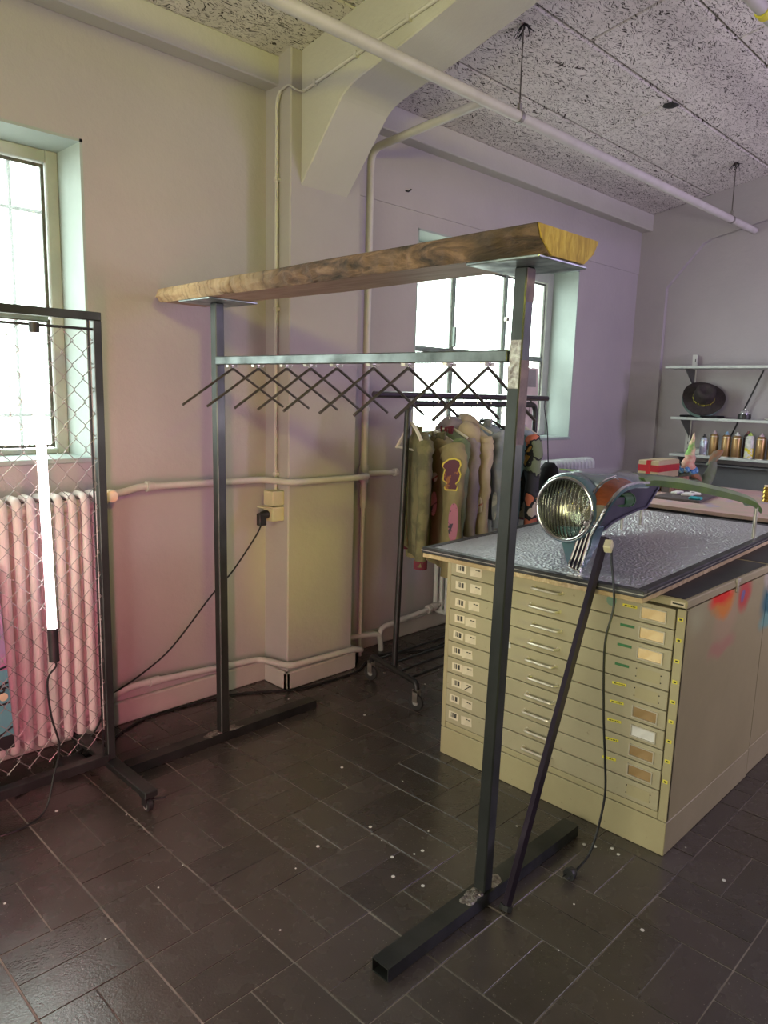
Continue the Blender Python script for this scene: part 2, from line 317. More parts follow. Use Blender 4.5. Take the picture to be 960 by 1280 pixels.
# barcode sticker
mt, nt, b, tc = new('barcode_sticker'); sp = nn(nt, 'ShaderNodeSeparateXYZ'); nt.links.new(tc.outputs['Generated'], sp.inputs[0])
wn = nn(nt, 'ShaderNodeTexWhiteNoise', noise_dimensions='1D'); nt.links.new(mathn(nt, 'FLOOR', mathn(nt, 'MULTIPLY', sp.outputs[1], 26.)), wn.inputs['W'])
bar = mathn(nt, 'GREATER_THAN', wn.outputs['Value'], .45)
my = mathn(nt, 'MULTIPLY', mathn(nt, 'GREATER_THAN', sp.outputs[1], .18), mathn(nt, 'LESS_THAN', sp.outputs[1], .78))
mz = mathn(nt, 'MULTIPLY', mathn(nt, 'GREATER_THAN', sp.outputs[2], .25), mathn(nt, 'LESS_THAN', sp.outputs[2], .88))
nt.links.new(mixc(nt, mathn(nt, 'MULTIPLY', bar, mathn(nt, 'MULTIPLY', my, mz)), (.70, .62, .46), (.05, .045, .04)), b.inputs['Base Color']); b.inputs['Roughness'].default_value = .7
M = MATS

# ------------------------------------------------------------------ mesh helpers
V3 = lambda *a: Vector(a)
class G:
    def __init__(s): s.v = []; s.f = []
    def add(s, vs, fs):
        n = len(s.v); s.v += [Vector(a) for a in vs]; s.f += [tuple(i + n for i in f) for f in fs]; return s
    def hexa(s, a):  # 8 corners: bottom 4 ccw, top 4 ccw
        return s.add(a, [(3, 2, 1, 0), (4, 5, 6, 7), (0, 1, 5, 4), (1, 2, 6, 5), (2, 3, 7, 6), (3, 0, 4, 7)])
    def box(s, x0, x1, y0, y1, z0, z1):
        return s.hexa([(x0, y0, z0), (x1, y0, z0), (x1, y1, z0), (x0, y1, z0), (x0, y0, z1), (x1, y0, z1), (x1, y1, z1), (x0, y1, z1)])
    def obox(s, c, ax, ay, az):
        c, ax, ay, az = map(Vector, (c, ax, ay, az)); P = []
        for k in (-1, 1):
            for i, j in ((-1, -1), (1, -1), (1, 1), (-1, 1)): P.append(c + ax * i + ay * j + az * k)
        return s.hexa(P)
    def bar(s, p, q, w, h, up=(0, 0, 1)):
        p, q = Vector(p), Vector(q); d = (q - p); u = Vector(up); sd = d.cross(u).normalized(); u = sd.cross(d).normalized()
        return s.obox((p + q) / 2, d / 2, sd * w / 2, u * h / 2)
    def prism(s, poly, o, u, v, w):  # 2D poly in (u,v) at o, extruded by vector w
        o, u, v, w = map(Vector, (o, u, v, w)); n = len(poly)
        b = [o + u * a + v * c for a, c in poly]; t = [q + w for q in b]
        return s.add(b + t, [tuple(range(n - 1, -1, -1)), tuple(range(n, 2 * n))] + [(i, (i + 1) % n, n + (i + 1) % n, n + i) for i in range(n)])
    def loft(s, rings, cap=True, closed=True):
        n = len(rings[0]); vs = [p for r in rings for p in r]; fs = []
        for k in range(len(rings) - 1):
            for i in range(n if closed else n - 1):
                j = (i + 1) % n; fs.append((k * n + i, k * n + j, (k + 1) * n + j, (k + 1) * n + i))
        if cap and closed: fs += [tuple(range(n - 1, -1, -1)), tuple(range((len(rings) - 1) * n, len(rings) * n))]
        return s.add(vs, fs)
    def tube(s, pts, r, n=8, cap=True, sx=1., ref=None, closed=False):
        pts = [Vector(p) for p in pts]; N = len(pts); rad = r if isinstance(r, (list, tuple)) else [r] * N
        rings = []; prev = None
        for i, p in enumerate(pts):
            if closed: d = (pts[(i + 1) % N] - pts[i - 1]).normalized()
            elif i == 0: d = (pts[1] - pts[0]).normalized()
            elif i == N - 1: d = (pts[-1] - pts[-2]).normalized()
            else: d = ((pts[i + 1] - p).normalized() + (p - pts[i - 1]).normalized()).normalized()
            if ref is not None: a = Vector(ref); a = (a - d * a.dot(d)).normalized()
            elif prev is None:
                a = V3(0, 0, 1) if abs(d.z) < .9 else V3(1, 0, 0); a = (a - d * a.dot(d)).normalized()
            else:
                a = prev - d * prev.dot(d); a = a.normalized() if a.length > 1e-6 else d.orthogonal().normalized()
            prev = a; c = d.cross(a)
            rings.append([p + a * (math.cos(t) * rad[i] * sx) + c * (math.sin(t) * rad[i]) for t in (2 * math.pi * k / n for k in range(n))])
        if closed: rings.append(rings[0])
        return s.loft(rings, cap and not closed)
    def lathe(s, prof, c=(0, 0, 0), ax=(0, 0, 1), n=16, cap=True):
        c, ax = Vector(c), Vector(ax).normalized(); a = ax.orthogonal().normalized(); b = ax.cross(a)
        return s.loft([[c + ax * h + (a * math.cos(t) + b * math.sin(t)) * max(r, 1e-4) for t in (2 * math.pi * k / n for k in range(n))] for r, h in prof], cap)
    def sphere(s, c, rx, ry, rz, n=12, m=8):
        c = Vector(c)
        return s.loft([[c + V3(rx * math.cos(t) * math.sin(p), ry * math.sin(t) * math.sin(p), -rz * math.cos(p)) for t in (2 * math.pi * k / n for k in range(n))] for p in (math.pi * max(.02, min(.98, j / m)) for j in range(m + 1))])
def round_path(pts, r, n=5):
    pts = [Vector(p) for p in pts]; out = [pts[0]]
    for i in range(1, len(pts) - 1):
        a, b, c = pts[i - 1], pts[i], pts[i + 1]; u = (a - b); w = (c - b); k = min(r, u.length * .49, w.length * .49)
        p0 = b + u.normalized() * k; p1 = b + w.normalized() * k
        for t in range(n + 1):
            t /= n; out.append(p0 * (1 - t) ** 2 + b * 2 * t * (1 - t) + p1 * t * t)
    out.append(pts[-1]); return out
def smooth_path(pts, sub=6):
    pts = [Vector(p) for p in pts]; P = [pts[0] * 2 - pts[1]] + pts + [pts[-1] * 2 - pts[-2]]; out = []
    for i in range(1, len(P) - 2):
        for k in range(sub):
            t = k / sub; a, b, c, d = P[i - 1:i + 3]
            out.append(.5 * ((2 * b) + (c - a) * t + (2 * a - 5 * b + 4 * c - d) * t * t + (3 * b - a - 3 * c + d) * t ** 3))
    out.append(pts[-1]); return out
WL = {}  # world location of each built object (parents are never rotated)
def _link(o, loc, parent):
    COL.objects.link(o); WL[o.name] = Vector(loc)
    if parent is not None: o.parent = parent; o.location = Vector(loc) - WL[parent.name]
    else: o.location = loc
def tag(o, label=None, cat=None, group=None, kind=None):
    if label: o['label'] = label
    if cat: o['category'] = cat
    if group: o['group'] = group
    if kind: o['kind'] = kind
    return o
def empty(name, loc, label=None, cat=None, group=None, kind=None):
    o = bpy.data.objects.new(name, None); o.empty_display_size = .1; _link(o, loc, None); return tag(o, label, cat, group, kind)
def build(name, g, mat, parent=None, smooth=False, bevel=0, label=None, cat=None, group=None, kind=None, origin=None, ang=40, seg=1):
    lo = Vector([min(v[i] for v in g.v) for i in range(3)]); hi = Vector([max(v[i] for v in g.v) for i in range(3)])
    c = Vector(origin) if origin else (lo + hi) / 2
    me = bpy.data.meshes.new(name); me.from_pydata([v - c for v in g.v], [], g.f)
    me.materials.append(M[mat] if isinstance(mat, str) else mat)
    bmm = bmesh.new(); bmm.from_mesh(me); bmesh.ops.recalc_face_normals(bmm, faces=bmm.faces)
    if bevel:
        ed = [e for e in bmm.edges if len(e.link_faces) == 2 and e.calc_face_angle(0) > .5]
        bmesh.ops.bevel(bmm, geom=ed, offset=bevel, segments=seg, profile=.6, affect='EDGES', clamp_overlap=True)
    bmm.to_mesh(me); bmm.free()
    if smooth:
        me.polygons.foreach_set('use_smooth', [True] * len(me.polygons)); me.set_sharp_from_angle(angle=math.radians(ang))
    o = bpy.data.objects.new(name, me); _link(o, c, parent); return tag(o, label, cat, group, kind)
def kids(o): return list(o.children)
def dup(o, delta, parent=None, label=None):
    c = o.copy(); COL.objects.link(c); WL[c.name] = WL[o.name] + Vector(delta)
    if parent is not None: c.parent = parent
    else: c.location = o.location + Vector(delta)
    if label: c['label'] = label
    for ch in kids(o): 
        if ch.name in WL: dup(ch, delta, c)
    return c

# ------------------------------------------------------------------ SETTING
XB, YW, YP = 6.44, 3.213, 3.013
XF, YR = -2.4, -3.0
CS = -0.18616
def zc(y): return 3.187 + CS * (y - 3.094)
# floor: grout bed + basket-weave tiles
floor = build('floor', G().box(XF - .1, XB + .1, YR - .1, YW + .05, -.06, -.0026), 'grout', kind='structure')
tile_me = {}
def tile_mesh(ori):
    if ori not in tile_me:
        w, l = (.0717, .1442); hx, hy = (w, l) if ori == 0 else (l, w)
        g = G().box(-hx, hx, -hy, hy, -.011, 0.)
        o = build('tile', g, 'floor_tile', floor, bevel=.0006, origin=(0, 0, 0)); tile_me[ori] = o.data; bpy.data.objects.remove(o)
    return tile_me[ori]
def pix(p):
    d = Vector(p) - CAM; z = d.dot(FWD)
    if z < .2: return None
    return (480 + F_PX * d.dot(RIGHT) / z, 640 + F_PX * d.dot(DOWN) / z, z)
cells = []
for i in range(-12, 20):
    for j in range(-17, 5):
        x0, y0 = .868 + .2965 * i, 1.748 + .2935 * j
        for k in (0, 1):
            if (i + j) % 2 == 0: c = (x0 + .2965 * (.25 + .5 * k), y0 + .14675); ori = 0
            else: c = (x0 + .14825, y0 + .2935 * (.25 + .5 * k)); ori = 1
            if not (XF + .1 < c[0] < XB - .1 and YR + .1 < c[1] < YW - .02): continue
            q = pix((c[0], c[1], 0)); vis = q is not None and -60 < q[0] < 1020 and 0 < q[1] < 1360
            cells.append((0 if vis else 1, q[2] if q else 99, c, ori))
cells.sort(key=lambda a: a[:2])
rest = G()
for n, (nv, d, c, ori) in enumerate(cells):
    dz = random.uniform(-.0006, .0006)
    if n < 299 and nv == 0:
        o = bpy.data.objects.new('tile', tile_mesh(ori)); _link(o, (c[0], c[1], dz), floor)
        o.rotation_euler = (random.gauss(0, .0016), random.gauss(0, .0016), random.gauss(0, .002))
    else:
        hx, hy = (.0717, .1442) if ori == 0 else (.1442, .0717)
        rest.box(c[0] - hx, c[0] + hx, c[1] - hy, c[1] + hy, -.011, dz)
build('tile_field', rest, 'floor_tile', floor, kind='stuff')
g = G()
for (x, y) in [(1.778, 1.778), (1.751, 1.742), (1.778, 1.556), (1.942, 1.404), (2.272, 1.174), (2.326, 1.093), (2.31, 1.06), (2.529, .911), (2.442, .744), (1.279, 3.1), (1.156, 2.458), (1.041, 2.001), (.66, 2.255), (1.708, 1.597), (1.813, 1.549), (2.29, 1.14), (1.75, 1.69), (2.95, 2.55), (3.1, 2.9), (3.05, 2.84)] + [(random.uniform(.7, 3.2), random.uniform(.6, 2.9)) for _ in range(28)]:
    r = random.choice((.003, .004, .0065)); g.lathe([(r, .0012), (r, .0026)], (x, y, 0), n=7)
build('paint_fleck', g, 'white_paper', floor, kind='stuff')
# walls
def wall_with_holes(name, mat, holes, x0, x1, y0, y1, z1):
    g = G(); cur = x0
    for (a, b_, zl, zh) in holes:
        g.box(cur, a, y0, y1, 0, z1); g.box(a, b_, y0, y1, 0, zl); g.box(a, b_, y0, y1, zh, z1); cur = b_
    g.box(cur, x1, y0, y1, 0, z1); return build(name, g, mat, kind='structure')
W1 = (-.49, 1.411, 1.262, 2.602); W2 = (3.49, 5.41, 1.262, 2.602)
wall_with_holes('wall_left', 'wall_plaster', [W1, W2], XF - .15, XB + .3, YW, YW + .40, 3.35)
build('wall_back', G().box(XB, XB + .2, YR, YW, 0, 4.6), 'wall_plaster', kind='structure')
build('wall_front', G().box(XF - .2, XF, YR, YW, 0, 4.6), 'wall_plaster', kind='structure')
build('wall_right', G().box(XF - .2, XB + .2, YR - .2, YR, 0, 4.6), 'wall_plaster', kind='structure')
build('trim_1', G().box(2.83, XB - .04, YW - .007, YW, 2.693, 3.05), 'wall_plaster', kind='structure')          # upper wall band, joint line below it
# ceiling slab + boards
def slab(g, x0, x1, y0, y1, t0, t1):
    return g.hexa([(x0, y0, zc(y0) + t0), (x1, y0, zc(y0) + t0), (x1, y1, zc(y1) + t0), (x0, y1, zc(y1) + t0), (x0, y0, zc(y0) + t1), (x1, y0, zc(y0) + t1), (x1, y1, zc(y1) + t1), (x0, y1, zc(y1) + t1)])
ceil = build('ceiling', slab(G(), XF - .2, XB + .2, YR - .2, YW + .3, .03, .12), 'ceiling_void', kind='structure')
ys = [3.135, 2.64, 2.147, 1.665, 1.18, .69, .20, -.29, -.78, -1.27, -1.76, -2.25, -2.74, -3.0]
for k in range(len(ys) - 1):
    off = (0.9, .55, 1.55, .2, 1.2)[k % 5]
    xs = [XF] + [x for x in (off - 4 + 2.0 * t for t in range(8)) if XF + .1 < x < XB - .1] + [XB]
    if k == 1: xs = [XF, -1.45, .55, 2.55, 4.55, XB]
    for a, b_ in zip(xs, xs[1:]):
        t = random.uniform(0, .004)
        build('ceiling_board', slab(G(), a + .004, b_ - .004, ys[k + 1] + .006, ys[k] - .006, t, .032), 'wood_wool', ceil, bevel=.006)
build('ceiling_knot', G().lathe([(.05, -.004), (.03, -.012), (.005, -.018)], (4.572, 2.177, zc(2.177)), n=9), 'rubber', ceil)
build('wall_hook', G().tube([(3.36, 3.21, 2.79), (3.37, 3.19, 2.785), (3.39, 3.188, 2.80)], .005, 5), 'rubber', bpy.data.objects['trim_1'])
# eave beam, portal frames
build('trim_2', G().box(XF, 2.35, 3.108, YW, 3.052, 3.186).box(2.81, XB - .04, 3.108, YW, 3.046, 3.186), 'beam_plaster', kind='structure', bevel=.006)
def frame_profile(yf, yb, zk0):
    pts = [(yf, zk0)]
    for t in range(7):
        t /= 6; a, k_, c = Vector((2.745, 2.905)), Vector((2.705, 2.958)), Vector((2.60, 2.985)); q = a * (1 - t) ** 2 + k_ * 2 * t * (1 - t) + c * t * t; pts.append((q.x, q.y))
    pts += [(2.259, 3.066), (1.9, 3.165), (1.3, zc(1.3) - .21), (YR, zc(YR) - .21), (YR, zc(YR) + .02), (yb, zc(yb) + .01)]
    if yb > yf: pts.append((yb, zk0))
    return pts
build('trim_3', G().prism(frame_profile(3.016, 3.016, 2.592), (2.41, 0, 0), (0, 1, 0), (0, 0, 1), (.31, 0, 0)), 'beam_plaster', kind='structure', bevel=.005)
build('trim_4', G().box(2.345, 2.815, YP, YW + .01, 0, 3.205), 'wall_plaster', kind='structure', bevel=.006)       # pilaster
prof = [(2.93, 0), (2.945, 2.56), (2.66, 2.895), (2.60, 2.925), (2.417, 2.965), (1.9, 3.08), (YR, zc(YR) - .29), (YR, zc(YR)), (YW, zc(YW)), (YW, 0)]
build('trim_5', G().prism(prof, (XB - .045, 0, 0), (0, 1, 0), (0, 0, 1), (.05, 0, 0)), 'wall_plaster', kind='structure')
build('baseboard_left', G().box(XF, 2.345, YW - .028, YW, 0, .112).box(2.815, XB, YW - .022, YW, 0, .105), 'skirting_paint', kind='structure', bevel=.006)
build('baseboard_pilaster', G().box(2.318, 2.842, YP - .03, YP, 0, .098).box(2.318, 2.345, YP - .03, YW - .028, 0, .098).box(2.815, 2.842, YP - .03, YW - .022, 0, .098), 'skirting_paint', kind='structure', bevel=.006)
# windows
def window(name, x0, x1, z0, z1, fr, mull, trans, sillname):
    root = empty(name, ((x0 + x1) / 2, 3.47, z0), kind='structure')
    # plastered reveal lining
    g = G().box(x0, x0 + .012, YW - .001, 3.45, z0, z1).box(x1 - .012, x1, YW - .001, 3.45, z0, z1).box(x0, x1, YW - .001, 3.45, z1 - .012, z1)
    build('reveal', g, 'reveal_paint', root)
    build('sill', G().box(x0 - .012, x1 + .012, YW - .014, 3.45, z0 - .004, z0 + .018), 'reveal_paint', root, bevel=.004)
    a, b_, c, d = x0 + .012, x1 - .012, z0 + .018, z1 - .012
    g = G().box(a, a + fr, 3.44, 3.50, c, d).box(b_ - fr, b_, 3.44, 3.50, c, d).box(a + fr, b_ - fr, 3.44, 3.50, c, c + fr * .45).box(a + fr, b_ - fr, 3.44, 3.50, d - fr, d)
    build('window_frame', g, 'window_frame_paint', root, bevel=.004)
    a += fr; b_ -= fr; c += fr * .45; d -= fr
    xs = [a] + mull + [b_]; zs = [c, trans, d]
    for x in mull: build('mullion', G().box(x - .014, x + .014, 3.445, 3.495, c, d), 'window_bar_paint', root, bevel=.003)
    for i in range(len(xs) - 1): build('transom', G().box(xs[i] + .014, xs[i + 1] - .014, 3.447, 3.49, trans - .013, trans + .013), 'window_bar_paint', root, bevel=.003)
    for i in range(len(xs) - 1):
        for k in range(2):
            l, r, bt, tp = xs[i] + .006, xs[i + 1] - .006, zs[k] + .006, zs[k + 1] - .006
            build('pane', G().box(l, r, 3.466, 3.470, bt, tp), 'frosted_glass', root)
            w = .013; build('gasket', G().box(l, l + w, 3.452, 3.465, bt, tp).box(r - w, r, 3.452, 3.465, bt, tp).box(l + w, r - w, 3.452, 3.465, bt, bt + w).box(l + w, r - w, 3.452, 3.465, tp - w, tp), 'gasket', root)
    return root, (a, b_, c, d)
w1, r1 = window('window_1', *W1, .052, [.43], 1.885, 0)
w2, r2 = window('window_2', *W2, .085, [4.145, 4.765], 1.90, 0)
for k, x in enumerate((-.2, .18, .66, 1.24)): build('security_bar', G().tube([(x, 3.58, 1.27), (x, 3.58, 2.58)], .009, 6), 'black_metal', w1)
for z in (1.45, 2.36): build('security_bar', G().tube([(-.48, 3.592, z), (1.4, 3.592, z)], .009, 6), 'black_metal', w1)
build('window_latch', G().box(4.135, 4.155, 3.42, 3.447, 1.93, 2.07), 'window_bar_paint', w2, bevel=.003)
build('window_latch', G().box(4.745, 4.785, 3.42, 3.447, 2.16, 2.19), 'zinc', w2, bevel=.003)
# ground outside so the daylight has something to fall on
build('ground', G().box(-12, 18, 3.75, 20, -.4, -.3), 'grout', kind='structure')

# ------------------------------------------------------------------ CLOTHES RACK with live-edge slab
rk = empty('clothes_rack', (1.79, 1.99, 0), 'tall raw steel clothes rack topped by a live-edge wooden slab', 'clothes rack')
def tube_bar(g, x0, x1, y0, y1, z0, z1, t=.003):   # hollow rectangular tube along X
    g.box(x0, x1, y0, y0 + t, z0, z1).box(x0, x1, y1 - t, y1, z0, z1).box(x0, x1, y0 + t, y1 - t, z0, z0 + t).box(x0, x1, y0 + t, y1 - t, z1 - t, z1); return g
build('foot', tube_bar(G(), 1.302, 2.305, 1.218, 1.281, 0.002, .043), 'raw_steel', rk)
build('foot', tube_bar(G(), 1.30, 2.30, 2.712, 2.775, 0.002, .043), 'raw_steel', rk)
def post(px0, py0, px1, py1):
    a = V3(px0, py0, .043); b_ = V3(px1, py1, 1.955); h = .0215
    return G().hexa([a + V3(-h, -h, 0), a + V3(h, -h, 0), a + V3(h, h, 0), a + V3(-h, h, 0), b_ + V3(-h, -h, 0), b_ + V3(h, -h, 0), b_ + V3(h, h, 0), b_ + V3(-h, h, 0)])
pR = build('post', post(1.762, 1.247, 1.79, 1.236), 'raw_steel', rk, bevel=.004)
pL = build('post', post(1.762, 2.735, 1.79, 2.80), 'raw_steel', rk, bevel=.004)
build('rail', G().bar((1.775, 1.262, 1.711), (1.775, 2.77, 1.713), .032, .034), 'steel_face', rk, bevel=.003)
for y in (1.236, 2.80): build('mount_plate', G().box(1.675, 1.915, y - .12, y + .12, 1.955, 1.963), 'plate_steel', rk, bevel=.002)
# weld patches
for (y, s_) in ((1.247, -1), (1.247, 1), (2.735, -1), (2.735, 1)):
    g = G()
    for k in range(22):
        q = random.random() ** 1.6; g.sphere((1.762 + s_ * (.022 + .07 * q), y + random.uniform(-.020, .020), .0435), random.uniform(.010, .022), random.uniform(.006, .012), random.uniform(.001, .0035) + (.003 if q < .15 else 0), 8, 4)
    build('weld', g, 'weld', rk, smooth=True)
def skin(g, y, x, z0, z1, lean):
    return g
# scale / brushed patches on the right post: thin rust-stained plates at top and below the rail
for (z0, z1, face) in ((1.86, 1.95, 'y'), (1.46, 1.70, 'y'), (1.62, 1.755, 'x')):
    zt = (z0 + z1) / 2; k = (zt - .043) / 1.912; cx_ = 1.762 + .028 * k; cy_ = 1.247 - .011 * k
    if face == 'y': g = G().obox((cx_, cy_ - .0217, zt), (.019, 0, 0), (0, .0008, 0), (.028 * (z1 - z0) / 3.824, -.011 * (z1 - z0) / 3.824, (z1 - z0) / 2))
    else: g = G().obox((cx_ - .0217, cy_, zt), (.0008, 0, 0), (0, .018, 0), (.028 * (z1 - z0) / 3.824, -.011 * (z1 - z0) / 3.824, (z1 - z0) / 2))
    build('weld_stain', g, 'rust_stain' if face == 'y' else 'weld', rk)
# slab: trapezoid section, wavy natural edges; near flank = bark strip (separate part), body wood, end grain
def slab_ring(y, t):
    n1 = noise.noise(V3(y * 2.1, 3.3, 0)) * .018; n2 = noise.noise(V3(y * 2.6, 9.3, 0)) * .018; n3 = noise.noise(V3(y * 4.5, 1.3, 5)) * .012
    dz = -.005 - .0095 * (y - 1.1)
    near_top = V3(1.655 + n1, y, 2.040 + dz); ie = max(0, 1.30 - y) / .19; near_mid = V3(1.655 + n1 + n3 + .012 * ie, y, 2.004 + dz * .6 + n3 * .3); near_bot = V3(1.672 + n2 * .8 + .05 * ie, y, 1.9635)
    far_bot = V3(1.885 + n2, y, 1.9635); far_mid = V3(1.93 + n3, y, 2.0 + dz * .6); far_top = V3(1.958 + n1, y, 2.040 + dz)
    return near_top, near_mid, near_bot, far_bot, far_mid, far_top
ysl = [1.112 + (3.055 - 1.112) * k / 150 for k in range(151)]
rings = [slab_ring(y, (y - 1.1) / 2) for y in ysl]
sl = build('slab', G().loft([list(r) for r in rings], True), 'slab_wood', rk)
# bark strip over the near flank
g = G(); outer = []
for y, r in zip(ysl, rings):
    row = []
    for k in range(7):
        t = k / 6; p = r[0].lerp(r[1], t * 2) if t < .5 else r[1].lerp(r[2], t * 2 - 1)
        e = .003 + (.008 * (noise.noise(V3(y * 14, t * 4, 2)) + .35) + .005 * noise.noise(V3(y * 45, t * 7, 6)) + .004 * (noise.noise(V3(y * 30, 0, 9)) > .15)) * (1 if 0 < k < 6 else .4)
        row.append(p + V3(-.8, 0, -.35) * max(e * 1.25, .001))
    outer.append(row)
inner = [[(r[0].lerp(r[1], k / 3) if k < 4 else r[1].lerp(r[2], (k - 3) / 3)) + V3(.003, 0, .002) for k in range(7)] for r in rings]
g.loft([o + list(reversed(i)) for o, i in zip(outer, inner)], True)
build('bark_edge', g, 'bark_edge', sl, smooth=True, ang=60, label='rough bark edge')
def end_cap(yc, dy, ring): 
    c = [p.copy() for p in ring]; ctr = sum(c, V3(0, 0, 0)) / 6
    a = [ctr + (p - ctr) * .995 for p in c]; return G().loft([[p for p in a], [p + V3(0, dy, 0) for p in a]], True)
build('end_grain', end_cap(1.112, -.004, rings[0]), 'end_grain', sl, label='yellow sawn end grain')
build('end_grain', end_cap(3.055, .004, rings[-1]), 'end_grain', sl)
# V hangers
hy = [2.690, 2.507, 2.320, 2.175, 2.027, 1.838, 1.674, 1.497, 1.352]
ords = ['nearest the left post', 'second from the left post', 'third from the left post', 'fourth from the left post', 'in the middle of the row', 'fourth from the right post', 'third from the right post', 'second from the right post', 'nearest the right post']
h0 = None
for k, y in enumerate(hy):
    lab = 'bent steel V hanger under the rack rail, ' + ords[k]
    if h0 is None:
        h0 = empty('v_hanger', (1.775, y, 1.694), lab, 'hanger', 'V hangers on the slab rack rail')
        build('rod', G().tube(round_path([(1.555, y, 1.527), (1.79, y, 1.678), (1.80, y, 1.678), (2.06, y, 1.522)], .03, 5), .0052, 8), 'hanger_steel', h0, smooth=True)
        build('swivel', G().tube([(1.795, y, 1.671), (1.795, y, 1.686)], .004, 8).box(1.787, 1.803, y - .006, y + .006, 1.684, 1.690), 'hanger_steel', h0)
        build('nut', G().lathe([(.013, 0), (.013, .009)], (1.775, y, 1.6855), n=6).lathe([(.013, 0), (.013, .009)], (1.806, y, 1.6855), n=6).box(1.766, 1.816, y - .009, y + .009, 1.692, 1.6945), 'zinc', h0)
    else: dup(h0, (0, y - hy[0], 0), None, lab)

# ------------------------------------------------------------------ MESH STAND + TUBE LAMP
ms = empty('mesh_stand', (.62, 2.744, 0), 'black steel stand on casters filled with chain-link mesh', 'stand')
XS = 1.232
build('top_bar', G().box(.0, XS + .015, 2.729, 2.759, 1.832, 1.862), 'raw_steel', ms, bevel=.002)
build('upright', G().box(XS - .016, XS + .015, 2.729, 2.759, .092, 1.832), 'raw_steel', ms, bevel=.002)
build('upright', G().box(.0, .031, 2.729, 2.759, .092, 1.832), 'raw_steel', ms, bevel=.002)
build('base_bar', G().box(.031, XS - .016, 2.724, 2.764, .080, .118), 'raw_steel', ms, bevel=.002)
build('inner_rod', G().tube([(.03, 2.744, 1.800), (XS - .016, 2.744, 1.800)], .005, 6), 'black_metal', ms)
build('inner_rod', G().tube([(XS - .03, 2.744, .118), (XS - .03, 2.744, 1.832)], .004, 6), 'black_metal', ms)
for sx in (XS - .002, .015):
    build('foot', G().box(sx - .026, sx + .026, 2.40, 3.09, .066, .092), 'raw_steel', ms, bevel=.003)
    for yy in (2.435, 3.055):
        c = build('caster', G().box(sx - .022, sx + .022, yy - .022, yy + .022, .058, .066).box(sx - .018, sx - .014, yy - .02, yy + .012, .024, .058).box(sx + .014, sx + .018, yy - .02, yy + .012, .024, .058), 'black_metal', ms)
        build('wheel', G().lathe([(.02, -.011), (.027, -.008), (.027, .008), (.02, .011)], (sx, yy - .004, .028), (1, 0, 0), 16), 'black_plastic', c, smooth=True)
        build('wheel_rim', G().lathe([(.018, -.0125), (.014, -.013), (.014, -.011), (.018, -.011)], (sx, yy - .004, .028), (1, 0, 0), 14, cap=False), 'wheel_grey', c)
        if yy < 3: build('brake_lever', G().bar((sx + .01, yy - .02, .05), (sx + .055, yy - .045, .052), .012, .004), 'black_metal', c)
px, pz = .0745, .0885
x = .06
k = 0
while x < XS - .05:
    pts = []; z = 1.80; i = 0
    while z > .16:
        s_ = (i + k) % 2; xx_ = x + (px / 2 + .002 if s_ else -.002) + random.uniform(-.003, .003)
        yo = (.0028 if s_ else -.0028)
        pts += [(xx_ - (.0 if s_ else 0), 2.744 + yo, z + .0022), (xx_, 2.744 - yo, z - .0022)] if True else []
        z -= pz / 2; i += 1
    build('wire', G().tube(pts, .0016, 5), 'wire_galv', ms)
    x += px / 2; k += 1
tl = empty('tube_lamp', (1.005, 2.715, .56), 'glowing pinkish white tube lamp with black ends hung on the mesh', 'lamp')
ta, tb = V3(.998, 2.712, 1.806), V3(1.014, 2.712, .572); D = (tb - ta).normalized()
build('end_cap', G().tube([ta, ta + D * .036], .0175, 16), 'black_plastic', tl, smooth=True)
build('glass_tube', G().tube([ta + D * .036, tb - D * .128], .0165, 16), 'tube_glow', tl, smooth=True)
build('end_cap', G().tube([tb - D * .128, tb], .0185, 16), 'black_plastic', tl, smooth=True)
build('cord', G().tube(smooth_path([tb, (1.018, 2.71, .55), (.985, 2.71, .50), (.99, 2.70, .36), (1.01, 2.69, .24), (.985, 2.69, .13), (.93, 2.66, .012), (.80, 2.62, .006), (.66, 2.66, .006), (.45, 2.60, .006), (.2, 2.65, .006)]), .004, 6), 'cable_black', tl, smooth=True)
# printed board at the left edge
bd = empty('printed_board', (.62, 3.0, .12), 'teal and pink printed board leaning by the radiator at left edge', 'board')
def bpt(x, t, off=0): return V3(x - .014 * t, 2.930 + .045 * t - off, .175 + .72 * t)   # leaning plane, t 0..1
def bquad(x0, x1, t0, t1, th, off): return G().hexa([bpt(x0, t0, off), bpt(x1, t0, off), bpt(x1, t0, off - th), bpt(x0, t0, off - th), bpt(x0, t1, off), bpt(x1, t1, off), bpt(x1, t1, off - th), bpt(x0, t1, off - th)])
build('panel', bquad(.33, .929, 0, 1, .018, 0), 'print_pink', bd)
build('teal_field', bquad(.33, .929, .075, .44, .0012, .0014), 'print_teal', bd)
build('black_band', bquad(.33, .929, 0, .075, .0012, .0014), 'print_black', bd)
g = G()
for P in ([(.93, .46), (.90, .45), (.87, .42), (.85, .38)], [(.93, .37), (.91, .365), (.895, .35), (.91, .335), (.90, .32), (.88, .33)], [(.929, .26), (.90, .255), (.87, .26)], [(.929, .12), (.90, .10), (.86, .075)], [(.928, .345), (.905, .342)]):
    g.tube(smooth_path([bpt(min(a, .926), b_, .004) for a, b_ in P], 5), .004, 5)
build('drawn_line', g, 'print_black', bd)
build('drawn_oval', G().lathe([(.016, 0), (.016, .002)], bpt(.905, .295, .003), (0, -1, .07), 14), 'print_cream', bd)
